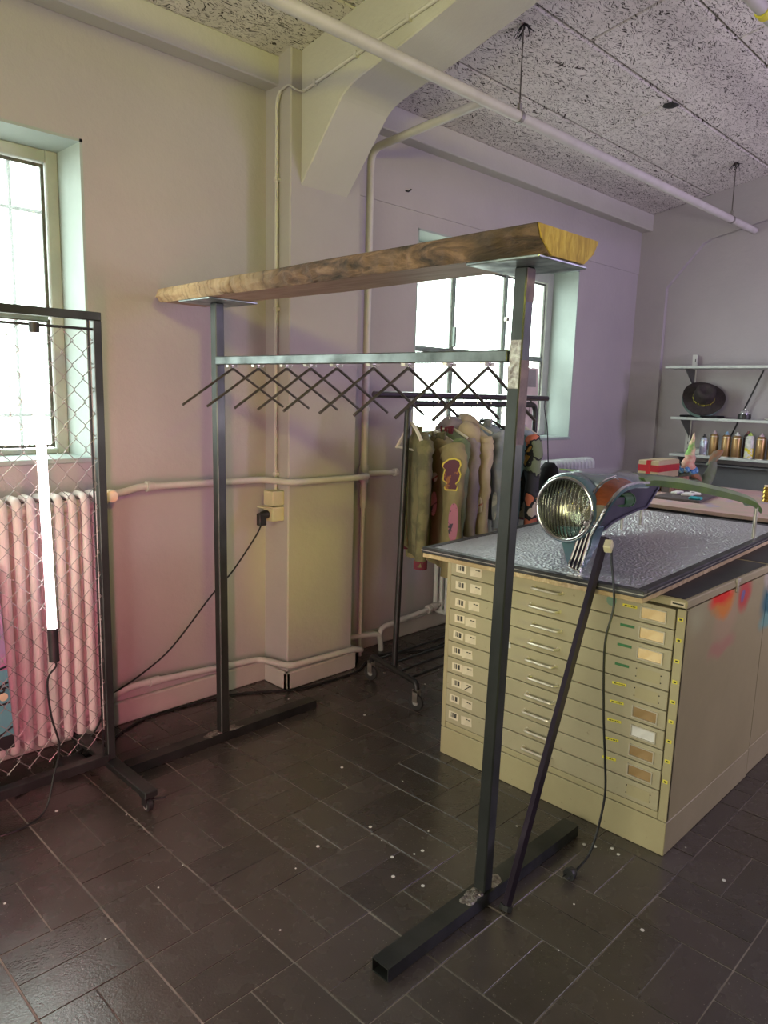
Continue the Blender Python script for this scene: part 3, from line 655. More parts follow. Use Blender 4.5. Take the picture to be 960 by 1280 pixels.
# ------------------------------------------------------------------ RADIATORS
def radiator(name, label, x_first, n, pitch, yc, z0, z1, depth, mat, wide):
    root = empty(name, (x_first, yc, 0), label, 'radiator')
    yf, yb = yc - depth / 2, yc + depth / 2; rr = .028
    path = round_path([(0, yf, z0 + .03), (0, yf, z1), (0, yb, z1), (0, yb, z0), (0, yf, z0), (0, yf, z0 + .03)], rr * 1.3, 4)
    sec = None
    for k in range(n):
        x = x_first + pitch * k
        if sec is None:
            g = G().tube([p + V3(x, 0, 0) for p in path], .0165, 8, cap=False, sx=wide, ref=(1, 0, 0))
            g.tube([(x, yc, z0 + .02), (x, yc, z1 - .02)], .014, 6, sx=wide)
            g.box(x - .003, x + .003, yf - .018, yf - .008, z0 + .02, z1 - .03)
            sec = build('radiator_section', g, mat, root, smooth=True, ang=50)
        else: dup(sec, (pitch * k, 0, 0), root); 
        if k: 
            o = [c for c in root.children][-1]; o.location = sec.location + V3(pitch * k, 0, 0)
    for z in (z0 + .055, z1 - .05): build('radiator_hub', G().tube([(x_first - .012, yc, z), (x_first + pitch * (n - 1) + .02, yc, z)], .024, 10), mat, root, smooth=True)
    return root
ra = radiator('radiator', 'old ribbed column radiator lit pink behind the mesh stand', .745, 12, .0545, 3.09, .10, 1.135, .115, 'radiator_paint', 1.15)
build('valve', G().tube([(1.37, 3.09, 1.085), (1.41, 3.10, 1.10)], .016, 10).lathe([(.014, 0), (.026, .006), (.029, .03), (.026, .05), (.012, .054)], (1.44, 3.125, 1.118), (-.25, -1, -.02), 14), 'brass_valve', ra, smooth=True)
radiator('radiator', 'pale ribbed radiator under the far window behind the garment rail', 3.72, 34, .0552, 3.10, .14, 1.100, .10, 'radiator_white', 1.2)
# ------------------------------------------------------------------ PIPES
def pipe(name, label, pts, r, mat='pipe_paint', rnd=.06, cat='pipe', n=12, collars=()):
    root = empty(name, pts[0], label, cat)
    build('pipe_run', G().tube(round_path(pts, rnd), r, n), mat, root, smooth=True)
    for (c, ax, rr, h) in collars: build('collar', G().lathe([(rr, -h), (rr, h)], c, ax, 12), mat, root, smooth=True)
    return root
pipe('heating_pipe', 'painted heating pipe at chest height from radiator valve around the pilaster', [(1.44, 3.13, 1.118), (1.51, 3.13, 1.125), (1.58, 3.135, 1.142), (2.27, 3.135, 1.132), (2.325, 2.965, 1.130), (2.80, 2.965, 1.127), (2.885, 2.975, 1.126), (2.95, 3.1, 1.12)], .0165, 'pipe_paint', .05, collars=[((1.625, 3.135, 1.142), (1, 0, 0), .025, .008), ((1.64, 3.135, 1.142), (1, 0, 0), .021, .012)])
pipe('heating_pipe', 'low painted heating pipe running above the skirting around the pilaster', [(1.30, 3.10, .16), (1.42, 3.145, .172), (1.53, 3.145, .198), (2.26, 3.145, .150), (2.315, 2.955, .150), (2.78, 2.955, .135), (2.86, 2.965, .11), (2.90, 3.05, .075), (2.90, 3.19, .07)], .0165, 'pipe_paint', .05, collars=[((1.64, 3.145, .190), (1, 0, 0), .022, .025)])
pipe('riser_pipe', 'vertical riser pipe right of the pilaster bending to the ceiling pipe', [(2.985, 3.12, .0), (2.985, 3.12, 1.0)], .013, collars=[((2.985, 3.12, .93), (0, 0, 1), .020, .01)])
rp = [o for o in COL.objects if o.name.startswith('riser_pipe')][0]
build('pipe_run', G().tube(round_path([(2.985, 3.12, .93), (2.985, 3.12, 2.915), (2.95, 2.30, 2.965)], .08), .0215, 12), 'pipe_paint', rp, smooth=True)
build('collar', G().lathe([(.027, -.01), (.027, .01)], (2.985, 3.12, 1.5), (0, 0, 1), 12), 'pipe_paint', rp, smooth=True); build('collar', G().lathe([(.029, -.05), (.029, .05)], (2.985, 3.12, 1.12), (0, 0, 1), 12), 'pipe_paint', rp, smooth=True)
pipe('riser_pipe', 'thin vertical pipe in the corner beside the pilaster', [(2.87, 3.18, .05), (2.87, 3.18, 3.04)], .011)
pipe('branch_pipe', 'short horizontal pipe between riser and wall behind the garment rail', [(2.985, 3.135, 1.118), (3.27, 3.135, 1.113)], .0165, collars=[((3.27, 3.135, 1.113), (1, 0, 0), .024, .012)])
pipe('radiator_pipe', 'crooked low pipe feeding the far radiator near the floor', [(2.83, 3.13, .135), (2.97, 3.115, .128), (3.13, 3.10, .115), (3.15, 3.10, .03), (3.15, 3.10, 0)], .0165, rnd=.04)
pipe('radiator_pipe', 'low pipe with cock entering the left end of the far radiator', [(3.13, 3.10, .10), (3.17, 3.11, .145), (3.40, 3.12, .155), (3.56, 3.105, .175), (3.70, 3.10, .195)], .0165, rnd=.05, collars=[((3.60, 3.104, .180), (1, 0, .15), .028, .012), ((3.645, 3.102, .187), (1, 0, .15), .026, .02), ((3.36, 3.12, .153), (1, 0, 0), .020, .03)])
cp = pipe('ceiling_pipe', 'long painted pipe hung on wires below the sloping ceiling', [(XF + .02, 2.257, 2.905), (1.0, 2.257, 2.925), (XB - .05, 2.257, 2.945)], .0265, 'pipe_paint', .01, n=16)
build('pipe_end', G().lathe([(.022, -.012), (.030, 0), (.022, .012)], (XB - .062, 2.257, 2.945), (1, 0, 0), 14), 'zinc', cp, smooth=True)
for x in (3.145, 5.893):
    zz_ = 2.925 + .02 * (x - 1) / 5.4
    build('hanger_wire', G().tube([(x, 2.257, zz_ + .02), (x + .004, 2.262, zc(2.26) + .01)], .0035, 6), 'hanger_steel', cp)
    build('pipe_clip', G().lathe([(.030, -.012), (.030, .012)], (x, 2.257, zz_), (1, 0, 0), 14).box(x - .008, x + .008, 2.249, 2.265, zz_ + .025, zz_ + .06), 'wire_galv', cp, smooth=True)
    g = G()
    for k in range(13): a = random.uniform(0, 6.28); r_ = random.uniform(.015, .055); g.tube(smooth_path([(x + .004, 2.26, zc(2.26) + .005), (x + r_ * .6 * math.cos(a), 2.26 + r_ * .6 * math.sin(a), zc(2.26) - .012), (x + r_ * math.cos(a + .7), 2.26 + r_ * math.sin(a + .7), zc(2.26) - random.uniform(.0, .07))], 3), .0025, 4)
    build('wire_fixing', g, 'rubber', cp, kind='stuff')
cp2 = pipe('ceiling_pipe', 'painted ceiling pipe with yellow band at the top right corner', [(XF + .02, 1.13, 3.01), (XB - .05, 1.13, 3.03)], .024, 'pipe_paint', .01)
build('yellow_band', G().lathe([(.0255, -.02), (.0255, .02)], (3.06, 1.13, 3.0165), (1, 0, 0), 14), 'yellow_tape', cp2, smooth=True)
cd = pipe('cable_conduit', 'slim cable conduit up the pilaster and along the haunched beam', [(2.327, 3.10, 1.08), (2.327, 3.10, 2.97), (2.327, 3.075, 3.015)], .009, 'pipe_paint', .03, 'conduit', 8)
build('cable', G().tube(smooth_path([(2.327, 3.075, 3.015), (2.335, 3.02, 3.03), (2.36, 2.99, 3.01), (2.397, 2.98, 3.01), (2.402, 2.97, 3.02)], 5), .005, 6), 'pipe_paint', cd, smooth=True)
build('pipe_run', G().tube([(2.400, 2.985, 3.016), (2.400, 1.2, 3.30)], .009, 8), 'pipe_paint', cd, smooth=True)
for y in (2.90, 2.62, 2.3): build('saddle_clip', G().box(2.388, 2.411, y - .010, y + .010, 3.016 + (2.985 - y) * .159 - .014, 3.016 + (2.985 - y) * .159 + .014), 'pipe_paint', cd, bevel=.003)
for z in (1.16, 2.0, 2.62): build('saddle_clip', G().box(2.316, 2.346, 3.088, 3.112, z - .01, z + .01), 'pipe_paint', cd, bevel=.003)
# sockets, plug, cables
so = empty('wall_socket', (2.345, 3.08, .92), 'cream surface-mounted double wall socket on the side of the pilaster', 'socket')
build('socket_box', G().box(2.268, 2.345, 3.045, 3.125, 1.000, 1.078), 'socket_cream', so, bevel=.008, seg=2)
build('socket_box', G().box(2.268, 2.345, 3.045, 3.125, .918, .995), 'socket_cream', so, bevel=.008, seg=2)
build('flap', G().box(2.225, 2.268, 3.050, 3.120, .992, .998), 'socket_cream', so)
pl = empty('power_plug', (2.24, 3.085, .95), 'black plug with long cord in the lower pilaster socket', 'plug')
build('plug_body', G().lathe([(.022, 0), (.024, .02), (.018, .045), (.010, .05)], (2.268, 3.085, .955), (-1, 0, 0), 12).box(2.205, 2.25, 3.068, 3.10, .90, .965), 'black_plastic', pl, bevel=.004)
build('cord', G().tube(smooth_path([(2.225, 3.085, .90), (2.19, 3.09, .84), (2.06, 3.10, .68), (1.94, 3.11, .57), (1.72, 3.12, .345), (1.55, 3.13, .24), (1.405, 3.13, .176), (1.30, 3.0, .13), (1.22, 2.98, .06), (1.12, 2.95, .02)]), .0045, 6), 'cable_black', pl, smooth=True)
build('floor_cable', G().tube(smooth_path([(.9, 2.86, .006), (1.15, 2.98, .006), (1.32, 3.02, .006), (1.45, 3.10, .006), (1.62, 3.165, .006), (1.85, 3.155, .006), (2.1, 3.11, .006), (2.35, 2.965, .006), (2.55, 2.93, .006), (2.78, 2.93, .006), (2.93, 3.00, .006), (3.10, 3.03, .006), (3.4, 2.9, .006), (3.8, 3.0, .006)]), .006, 6), 'cable_black', smooth=True, label='black cable lying along the foot of the window wall', cat='cable')
build('power_brick', G().box(1.10, 1.20, 2.88, 2.98, .002, .045), 'black_plastic', bevel=.006, label='black power adapter on the floor below the radiator', cat='adapter')

# ------------------------------------------------------------------ PLAN CHEST
def chest(name, x0, x1, y0, y1, label, group):
    root = empty(name, ((x0 + x1) / 2, (y0 + y1) / 2, 0), label, 'cabinet', group)
    g = G().box(x0 + .012, x1, y0 + .006, y1 - .002, .128, .900)
    build('carcass', g, 'seam_black', root)
    build('side_panel', G().box(x0 + .004, x1, y0, y0 + .006, .130, .905), 'cabinet_side_enamel', root, label='end panel with old spray-paint patches')
    build('side_panel', G().box(x0 + .004, x1, y1 - .002, y1 + .003, .130, .905), 'cabinet_enamel', root)
    build('plinth', G().box(x0, x1, y0, y1 + .001, 0.001, .127), 'cabinet_enamel', root, bevel=.002)
    build('lid', G().box(x0, x1, y0 - .001, y1 + .003, .909, .9385), 'cabinet_enamel', root, bevel=.003)
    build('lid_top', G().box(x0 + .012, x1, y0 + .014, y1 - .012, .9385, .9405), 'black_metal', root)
    return root
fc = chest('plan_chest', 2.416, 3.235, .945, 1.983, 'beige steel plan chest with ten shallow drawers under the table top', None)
build('stile', G().box(2.416, 2.43, .945, .976, .130, .905), 'cabinet_enamel', fc, bevel=.0015)
build('stile', G().box(2.416, 2.43, 1.962, 1.984, .130, .905), 'cabinet_enamel', fc, bevel=.0015)
build('bottom_rail', G().box(2.416, 2.43, .978, 1.960, .131, .156), 'cabinet_enamel', fc, bevel=.0015)
zb = [.903, .829, .756, .681, .607, .536, .463, .391, .314, .238, .158]
bst = [(1.905, .0), (1.905, .0), (1.902, -.002), (1.902, .002), (1.905, .0), (1.908, 0), (1.905, 0), (1.903, .0), (1.912, .002), (1.912, .002)]
sst = [1.826, 1.824, 1.828, 1.842, 1.838, 1.853, 1.846, 1.845, 1.842, 1.840]
framed = {0: 'card_buff', 1: 'card_buff', 2: 'card_buff', 5: 'card_brown', 6: 'white_paper', 7: 'card_brown', 8: 'card_brown'}
lhm = {}
def rep(key, name, g, mat, parent, loc, **kw):   # build once, then share the mesh
    if key not in lhm:
        o = build(name, g, mat, parent, origin=loc, **kw); lhm[key] = o
    else:
        o = lhm[key].copy(); COL.objects.link(o); WL[o.name] = Vector(loc); o.parent = parent; o.location = Vector(loc) - WL[parent.name]
    return o
for k in range(10):
    t, b_ = zb[k], zb[k + 1]; zm = (t + b_) / 2; xf = 2.412 + random.uniform(-.0012, .0012)
    d = build('drawer', G().box(xf, 2.47, .979, 1.9595, b_ + .0022, t - .0018), 'drawer_enamel', fc, bevel=.0018)
    hx, hz = xf, zm - .002
    hl = (hx, 1.478 + .008 * math.sin(k * 2.1), hz)
    y0 = hl[1]
    g = G().tube(round_path([(hx, y0 - .062, hz), (hx - .024, y0 - .062, hz), (hx - .024, y0 + .062, hz), (hx, y0 + .062, hz)], .016, 4), .0055, 8)
    g.lathe([(.009, 0), (.007, .004)], (hx, y0 - .062, hz), (-1, 0, 0), 8).lathe([(.009, 0), (.007, .004)], (hx, y0 + .062, hz), (-1, 0, 0), 8)
    rep('handle', 'handle', g, 'handle_metal', d, hl, smooth=True)
    yy, dz = bst[k]; tl_ = random.uniform(-.06, .06)
    rep('bar', 'barcode_label', G().box(xf - .0008, xf, yy - .027, yy + .027, zm + dz - .017, zm + dz + .017), 'barcode_sticker', d, (xf, yy, zm + dz)).rotation_euler = (tl_, 0, 0)
    yy = sst[k]
    o = rep('tag%d' % (k == 7), 'paper_label', G().box(xf - .0008, xf, yy - .029, yy + .029, zm - .019, zm + .019), 'sticker_paper', d, (xf, yy, zm - .001)); o.rotation_euler = (random.uniform(-.10, .03), 0, 0)
    rep('tagink', 'label_writing', G().box(xf - .0012, xf - .0007, yy - .022, yy - .010, zm + .006, zm + .010).box(xf - .0012, xf - .0007, yy - .008, yy + .002, zm + .007, zm + .0115), 'label_ink', d, (xf, yy, zm - .001), kind='stuff').rotation_euler = o.rotation_euler
    if k == 7: build('pen_stroke', G().bar((xf - .0015, yy + .012, zm - .014), (xf - .0015, yy - .020, zm + .012), .0006, .004, (0, 0, 1)), 'label_ink', d)
    yc = 1.054
    if k in framed:
        g = G(); a, c = .047, .0225
        for (ya, yb_, za, zb_) in ((-a, a, c - .004, c), (-a, a, -c, -c + .004), (-a, -a + .004, -c + .004, c - .004), (a - .004, a, -c + .004, c - .004)): g.box(xf - .005, xf, yc + ya, yc + yb_, zm + za, zm + zb_)
        fr_ = rep('lh', 'label_holder', g, 'handle_metal', d, (xf, yc, zm))
        rep('card' + framed[k], 'card', G().box(xf - .002, xf, yc - .0425, yc + .0425, zm - .018, zm + .018), framed[k], d, (xf, yc, zm))
    else:
        rep('ghost', 'holder_mark', G().box(xf - .0004, xf, yc - .043, yc + .043, zm - .021, zm + .021), 'cabinet_enamel', d, (xf, yc, zm))
        for (a, c) in ((-.045, -.014), (.045, -.014), (.045, .015), (-.045, .012)): rep('hole', 'rivet_hole', G().lathe([(.0025, 0), (.0025, .001)], (xf, yc + a, zm + c), (-1, 0, 0), 6), 'seam_black', d, (xf, yc + a, zm + c))
    mt_ = 'green_tape' if k in (1, 2, 3) else 'yellow_tape'
    if k < 9:
        yt = 1.142 + .004 * k
        o = rep('tape' + mt_, 'tape_label', G().box(xf - .001, xf, yt - .027, yt + .027, zm + .006, zm + .0155), mt_, d, (xf, yt, zm + .011)); o.rotation_euler = (-.02 - .012 * k * (k > 3), 0, 0)
        if k == 0 or k > 3: 
            g = G(); 
            for q in range(7): g.box(xf - .0014, xf - .0009, yt + .02 - q * .0062 - (.004 if q else .006), yt + .02 - q * .0062, zm + .009, zm + .0125)
            rep('tapeink', 'tape_lettering', g, 'label_ink', d, (xf, yt, zm + .011), kind='stuff').rotation_euler = o.rotation_euler
        zt = zm + .004
        rep('num', 'number_label', G().box(2.4148, 2.416, .953, .970, zt - .006, zt + .006), 'yellow_tape', fc, (2.4154, .9615, zt))
        rep('numink', 'number_print', G().box(2.4143, 2.415, .957, .966, zt - .003, zt + .003), 'label_ink', fc, (2.4148, .9615, zt))
build('tape_label', G().box(2.4145, 2.416, .952, 1.000, .914, .929), 'sticker_paper', fc)
build('tape_lettering', G().box(2.4138, 2.4146, .956, .994, .919, .924), 'label_ink', fc)
build('torn_paper', G().add([(2.4105, 1.70, .622), (2.4105, 1.69, .608), (2.4105, 1.665, .600), (2.4105, 1.645, .585), (2.4105, 1.632, .588), (2.4105, 1.636, .612), (2.4105, 1.65, .617), (2.4105, 1.66, .609)], [(0, 1, 2, 7), (7, 2, 3, 6), (6, 3, 4, 5)]), 'white_paper', fc)
build('paint_smear', G().lathe([(.001, 0), (.020, 0.0004)], (2.411, 1.213, .882), (-1, 0, 0), 10), 'teal_smear', fc)
build('latch', G().box(2.86, 2.875, .938, .945, .890, .935).box(2.852, 2.884, .936, .945, .928, .943), 'handle_metal', fc, bevel=.002)
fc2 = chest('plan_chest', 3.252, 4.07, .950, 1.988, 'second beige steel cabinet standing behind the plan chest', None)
# ------------------------------------------------------------------ TABLE TOP
TH = math.radians(3.0); tu = V3(math.cos(TH), math.sin(TH), 0); tv = V3(-math.sin(TH), math.cos(TH), 0); TO = V3(2.248, 1.022, 0)
def tp(a, b_, z): return TO + tu * a + tv * b_ + V3(0, 0, z)
def tbox(g, a0, a1, b0, b1, z0, z1): return g.hexa([tp(a0, b0, z0), tp(a1, b0, z0), tp(a1, b1, z0), tp(a0, b1, z0), tp(a0, b0, z1), tp(a1, b0, z1), tp(a1, b1, z1), tp(a0, b1, z1)])
TL, TW = 1.80, .925
tt = empty('table_top', tp(TL / 2, TW / 2, .942), 'black hammered table top with dark rim resting on the plan chests', 'table top')
build('board', tbox(G(), .004, TL, .004, TW - .004, .9415, .958), 'chipboard', tt, bevel=.001)
g = G(); e = .034
for (a0, a1, b0, b1) in ((0, e, 0, TW), (TL - e, TL, 0, TW), (e, TL - e, 0, e), (e, TL - e, TW - e, TW)):
    tbox(g, a0, a1, b0, b1, .959, .9835)
build('rim', g, 'edge_trim', tt, bevel=.003)
g = G()
for (a0, a1, b0, b1) in ((-.002, 0, -.002, TW + .002), (0, TL, -.002, 0), (0, TL, TW, TW + .002)): tbox(g, a0, a1, b0, b1, .9695, .9725)
build('rim_bead', g, 'zinc', tt)
build('sheet', tbox(G(), e - .002, TL - e + .002, e - .002, TW - e + .002, .959, .9815), 'hammered_sheet', tt)

# ------------------------------------------------------------------ HEADLIGHT LAMP
ZT = .9815
hl = empty('headlight_lamp', (2.4, 1.35, ZT), 'lamp made from a green car fender with round headlight, on a leaning pole', 'lamp')
def sup(x, yc, zc_, ry, rz, ex, n=36):
    out = []
    for k in range(n):
        t = 2 * math.pi * k / n; c, s_ = math.cos(t), math.sin(t)
        out.append(V3(x, yc + ry * math.copysign(abs(c) ** (2 / ex), c), zc_ + rz * math.copysign(abs(s_) ** (2 / ex), s_)))
    return out
HC = V3(2.335, 1.377, 1.203)
rs = [sup(2.326, 1.377, 1.203, .112, .112, 2), sup(2.318, 1.377, 1.203, .119, .121, 2), sup(2.328, 1.377, 1.203, .124, .126, 2), sup(2.36, 1.379, 1.204, .131, .128, 2.1), sup(2.41, 1.395, 1.212, .128, .112, 2.3), sup(2.44, 1.40, 1.212, .105, .095, 2.2), sup(2.46, 1.40, 1.212, .05, .05, 2)]
build('headlight_bucket', G().loft(rs, False), 'fender_paint', hl, smooth=True, ang=50)
build('headlight_rim', G().lathe([(.104, .004), (.106, -.006), (.112, -.010), (.119, -.005), (.121, .008), (.113, .012)], HC + V3(-.012, 0, 0), (1, 0, 0), 40, cap=False), 'chrome', hl, smooth=True, ang=70)
build('reflector', G().lathe([(.104, .0), (.095, .025), (.07, .05), (.03, .062), (.001, .064)], HC + V3(-.010, 0, 0), (1, 0, 0), 32, cap=False), 'reflector', hl, smooth=True)
build('lens', G().lathe([(.001, -.026), (.04, -.022), (.075, -.010), (.104, .004), (.104, .007), (.075, -.007), (.04, -.019), (.001, -.023)], HC + V3(-.012, 0, 0), (1, 0, 0), 36, cap=False), 'lens_glass', hl, smooth=True)
build('bulb', G().sphere(HC + V3(.02, 0, 0), .02, .014, .014, 10, 6), 'zinc', hl, smooth=True)
# amber + clear turn lens wrapping the corner
aL = [V3(2.331, 1.307, 1.171), V3(2.330, 1.283, 1.226), V3(2.341, 1.265, 1.276), V3(2.370, 1.250, 1.309), V3(2.436, 1.240, 1.324)]
aR = [V3(2.331, 1.254, 1.173), V3(2.330, 1.222, 1.234), V3(2.368, 1.210, 1.277), V3(2.420, 1.205, 1.296), V3(2.486, 1.203, 1.306)]
def band(name, mat, i0, i1, th=.02):
    A = smooth_path(aL[i0:i1 + 1], 5) if i1 - i0 > 1 else aL[i0:i1 + 1]; B = smooth_path(aR[i0:i1 + 1], 5) if i1 - i0 > 1 else aR[i0:i1 + 1]
    off = V3(.6, .55, -.55).normalized() * th; rg = []
    for a, b_ in zip(A, B):
        mid = (a + b_) / 2 + V3(-.5, -.45, .5) * .006
        rg.append([a, mid, b_, b_ + off, a + off])
    return build(name, G().loft(rg), mat, hl, smooth=True, ang=35)
band('clear_lens', 'clear_lens', 0, 1); band('amber_lens', 'amber_lens', 1, 4)
trim = [(2.319, 1.262, 1.125), (2.331, 1.245, 1.174), (2.335, 1.220, 1.226), (2.388, 1.203, 1.285), (2.481, 1.200, 1.303), (2.603, 1.200, 1.297)]
build('chrome_trim', G().tube(smooth_path(trim, 6), .0055, 8), 'chrome', hl, smooth=True)
build('chrome_trim', G().tube(smooth_path([p + V3(-.004, .006, .004) for p in aL], 5), .004, 8), 'chrome', hl, smooth=True)
build('chrome_trim', G().obox((2.328, 1.281, 1.166), (.004, 0, 0), (0, .03, -.002), (0, .001, .007)), 'chrome', hl, bevel=.002)
# side skirt under the trim (fender edge seen from the road side)
tr = smooth_path(trim, 6)
g = G().loft([[p + V3(.006, .004, -.004), p + V3(.008, .012, -.008), p + V3(.016, .013, -.022), p + V3(.014, .004, -.019)] for p in tr[3:]], True)
build('side_flange', g, 'fender_paint', hl, smooth=True, ang=40)
# crown of the fender: an open shell over headlight and wheel, front edge rolled down at the lamp
rg = []
for (x, z, ya, yb_) in ((2.358, 1.306, 1.305, 1.440), (2.385, 1.320, 1.255, 1.450), (2.42, 1.327, 1.212, 1.460), (2.50, 1.328, 1.206, 1.490), (2.60, 1.324, 1.204, 1.53), (2.74, 1.315, 1.25, 1.57), (2.98, 1.296, 1.45, 1.60)):
    top = []; n_ = 12
    for k in range(n_ + 1):
        t = k / n_; y = ya + (yb_ - ya) * t; e = abs(2 * t - 1) ** 4; top.append(V3(x + .012 * e, y, z + .006 - .030 * e))
    rg.append(top + [q + V3(.001, 0, -.006) for q in reversed(top)])
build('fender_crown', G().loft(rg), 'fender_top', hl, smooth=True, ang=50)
# grille foot
T0, B0 = V3(2.330, 1.280, 1.157), V3(2.330, 1.327, ZT)
ax = (B0 - T0); L_ = ax.length; ax = ax.normalized(); sd = V3(0, 1, 0) - ax * ax.y; sd = sd.normalized()
def gp(s_, w_, x=0): return T0 + ax * (s_ * L_) + sd * w_ + V3(x, 0, 0)
for w_ in (-.021, -.007, .007, .021): build('grille_bar', G().tube([gp(.03, w_ * .9, -.003), gp(.95, w_ * 1.08, -.003)], .0036 if abs(w_) < .01 else .0052, 8), 'chrome', hl, smooth=True)
for w_ in (-.014, 0, .014): build('grille_slot', G().bar(gp(.05, w_ * .9, .002), gp(.93, w_ * 1.05, .002), .004, .0085, (0, 1, 0)), 'grille_slot', hl)
build('grille_end', G().obox(gp(.0, 0, -.001), sd * .024, V3(.007, 0, 0), ax * .006), 'chrome', hl, bevel=.002)
build('grille_end', G().obox(gp(.965, 0, -.001), sd * .028, V3(.009, 0, 0), ax * .0055), 'chrome', hl, bevel=.002)
build('front_post', G().loft([[V3(2.335, 1.262, 1.15), V3(2.40, 1.255, 1.15), V3(2.41, 1.44, 1.14), V3(2.338, 1.42, 1.13)], [V3(2.335, 1.272, 1.08), V3(2.39, 1.268, 1.08), V3(2.39, 1.40, 1.08), V3(2.336, 1.392, 1.08)], [V3(2.335, 1.302, .992), V3(2.365, 1.30, .992), V3(2.365, 1.358, .992), V3(2.335, 1.358, .992)]], True), 'fender_paint', hl, bevel=.004)
# wheel-arch strip running back over the table
sp_ = smooth_path([(2.58, 1.205, 1.316), (2.68, 1.198, 1.316), (2.95, 1.172, 1.284), (3.33, 1.140, 1.218), (3.53, 1.126, 1.170), (3.615, 1.118, 1.125)], 7)
rg = []
for k, p in enumerate(sp_):
    t = k / (len(sp_) - 1); h = .030 + .012 * math.sin(math.pi * t); w_ = .30 * (1 - t * 3.2) + .06 if t < .25 else .075
    w_ = max(w_, .07)
    rg.append([p + V3(0, 0, -h), p + V3(0, -.004, -h * .4), p + V3(0, .006, 0), p + V3(0, w_ * .5, .006), p + V3(0, w_, .002), p + V3(0, w_, -.004), p + V3(0, w_ * .5, -.002), p + V3(0, .008, -.008), p + V3(0, .004, -h)])
build('arch_strip', G().loft(rg), 'fender_green', hl, smooth=True, ang=35, label='green wheel-arch strip')
inn = [(2.95, 1.0), (3.085, .999), (3.166, 1.027), (3.286, 1.048), (3.403, 1.063), (3.506, 1.067), (3.568, 1.111), (3.632, 1.159), (3.60, 1.19), (3.30, 1.235), (3.06, 1.265), (2.70, 1.285), (2.62, 1.14), (2.75, 1.02)]
build('inner_panel', G().prism(inn, (0, 1.625, 0), (1, 0, 0), (0, 0, 1), (0, .010, 0)), 'fender_inside', hl, label='dark inner wheel-arch panel')
build('arch_lip', G().tube([(x, 1.622, z) for x, z in inn[1:8]], .007, 8), 'fender_inside', hl, smooth=True)
build('damper', G().lathe([(.012, -.02), (.026, -.012), (.030, 0), (.030, .075), (.033, .078), (.033, .09), (.026, .10)], (3.0, 1.50, 1.160), (1, .12, -.05), 16), 'spring_green', hl, smooth=True)
build('bracket', G().bar((3.10, 1.50, 1.16), (3.22, 1.62, 1.19), .03, .02), 'fender_inside', hl)
build('bracket', G().bar((2.62, 1.42, 1.19), (3.0, 1.50, 1.162), .035, .03), 'fender_inside', hl)
for (x, z) in ((2.78, 1.22), (2.86, 1.12), (2.95, 1.14), (3.50, 1.19)): build('bolt', G().lathe([(.009, 0), (.006, .006)], (x, 1.625, z), (0, -1, 0), 8), 'zinc', hl)
for (x, y, z) in ((3.282, 1.630, 1.047), (3.482, 1.630, 1.066), (3.572, 1.128, 1.128)): build('pin', G().tube([(x, y, ZT), (x, y, z)], .0085, 10), 'zinc', hl, smooth=True)
po = build('pole', G().tube([(1.785, 1.169, .012), (2.292, 1.196, 1.13)], .0165, 6, ref=(0, 1, 0)), 'pole_violet', hl, label='dark violet leaning pole')
build('pole_cap', G().tube([(1.7795, 1.1687, 0.001), (1.786, 1.169, .016)], .021, 8), 'rubber', po)
build('connector', G().obox((2.268, 1.168, 1.108), V3(.018, .006, .010), V3(-.004, .012, 0), V3(-.006, 0, .012)), 'plug_cream', hl, bevel=.003)
build('cord', G().tube(smooth_path([(2.278, 1.16, 1.10), (2.262, 1.15, 1.066), (2.205, 1.10, .93), (2.175, 1.105, .80), (2.195, 1.10, .55), (2.232, 1.10, .37), (2.250, 1.10, .22), (2.185, 1.10, .06), (2.10, 1.107, .014), (2.085, 1.107, .012)]), .0045, 6), 'cable_black', hl, smooth=True)
build('mains_plug', G().lathe([(.008, 0), (.018, .012), (.022, .03), (.021, .038)], (2.088, 1.107, .0225), (-1, 0, 0), 10).tube([(2.05, 1.098, .022), (2.030, 1.098, .022)], .0025, 6).tube([(2.05, 1.116, .022), (2.030, 1.116, .022)], .0025, 6), 'black_plastic', hl, smooth=True)

# ------------------------------------------------------------------ GARMENT RAIL
gr = empty('garment_rail', (3.3, 2.58, 0), 'black tubular garment rail on castors hung with jackets by the far window', 'garment rail')
def gpost(x): return round_path([(x, 2.595, .12), (x + .03, 2.595, 1.545)], .01)
build('rail_frame', G().tube(round_path([(2.735, 2.585, .13), (2.790, 2.598, 1.545), (3.955, 2.598, 1.548), (3.965, 2.585, .13)], .05, 5), .0165, 10), 'black_metal', gr, smooth=True)
build('top_pole', G().tube([(2.545, 2.60, 1.588), (4.085, 2.60, 1.588)], .0165, 10), 'pole_violet', gr, smooth=True)
for x in (2.84, 3.9): build('pole_hook', G().tube([(x, 2.60, 1.545), (x, 2.60, 1.575)], .006, 8), 'black_metal', gr)
for dx in (0, 1.23):
    build('base_bar', G().tube(round_path([(2.665 + dx, 2.358, .105), (2.668 + dx, 2.368, .145), (2.765 + dx, 2.785, .145), (2.768 + dx, 2.794, .105)], .03, 3), .0155, 10), 'black_metal', gr, smooth=True)
    for (x, y) in ((2.662 + dx, 2.356), (2.769 + dx, 2.796)):
        c = build('castor', G().box(x - .014, x - .011, y - .016, y + .016, .045, .11).box(x + .011, x + .014, y - .016, y + .016, .045, .11).box(x - .014, x + .014, y - .018, y + .018, .10, .112), 'zinc', gr)
        build('wheel', G().lathe([(.038, -.0095), (.042, -.006), (.042, .006), (.038, .0095)], (x, y, .0425), (1, .15, 0), 18), 'rubber', c, smooth=True)
        build('wheel_hub', G().lathe([(.016, -.0105), (.016, .0105)], (x, y, .0425), (1, .15, 0), 14), 'wheel_grey', c)
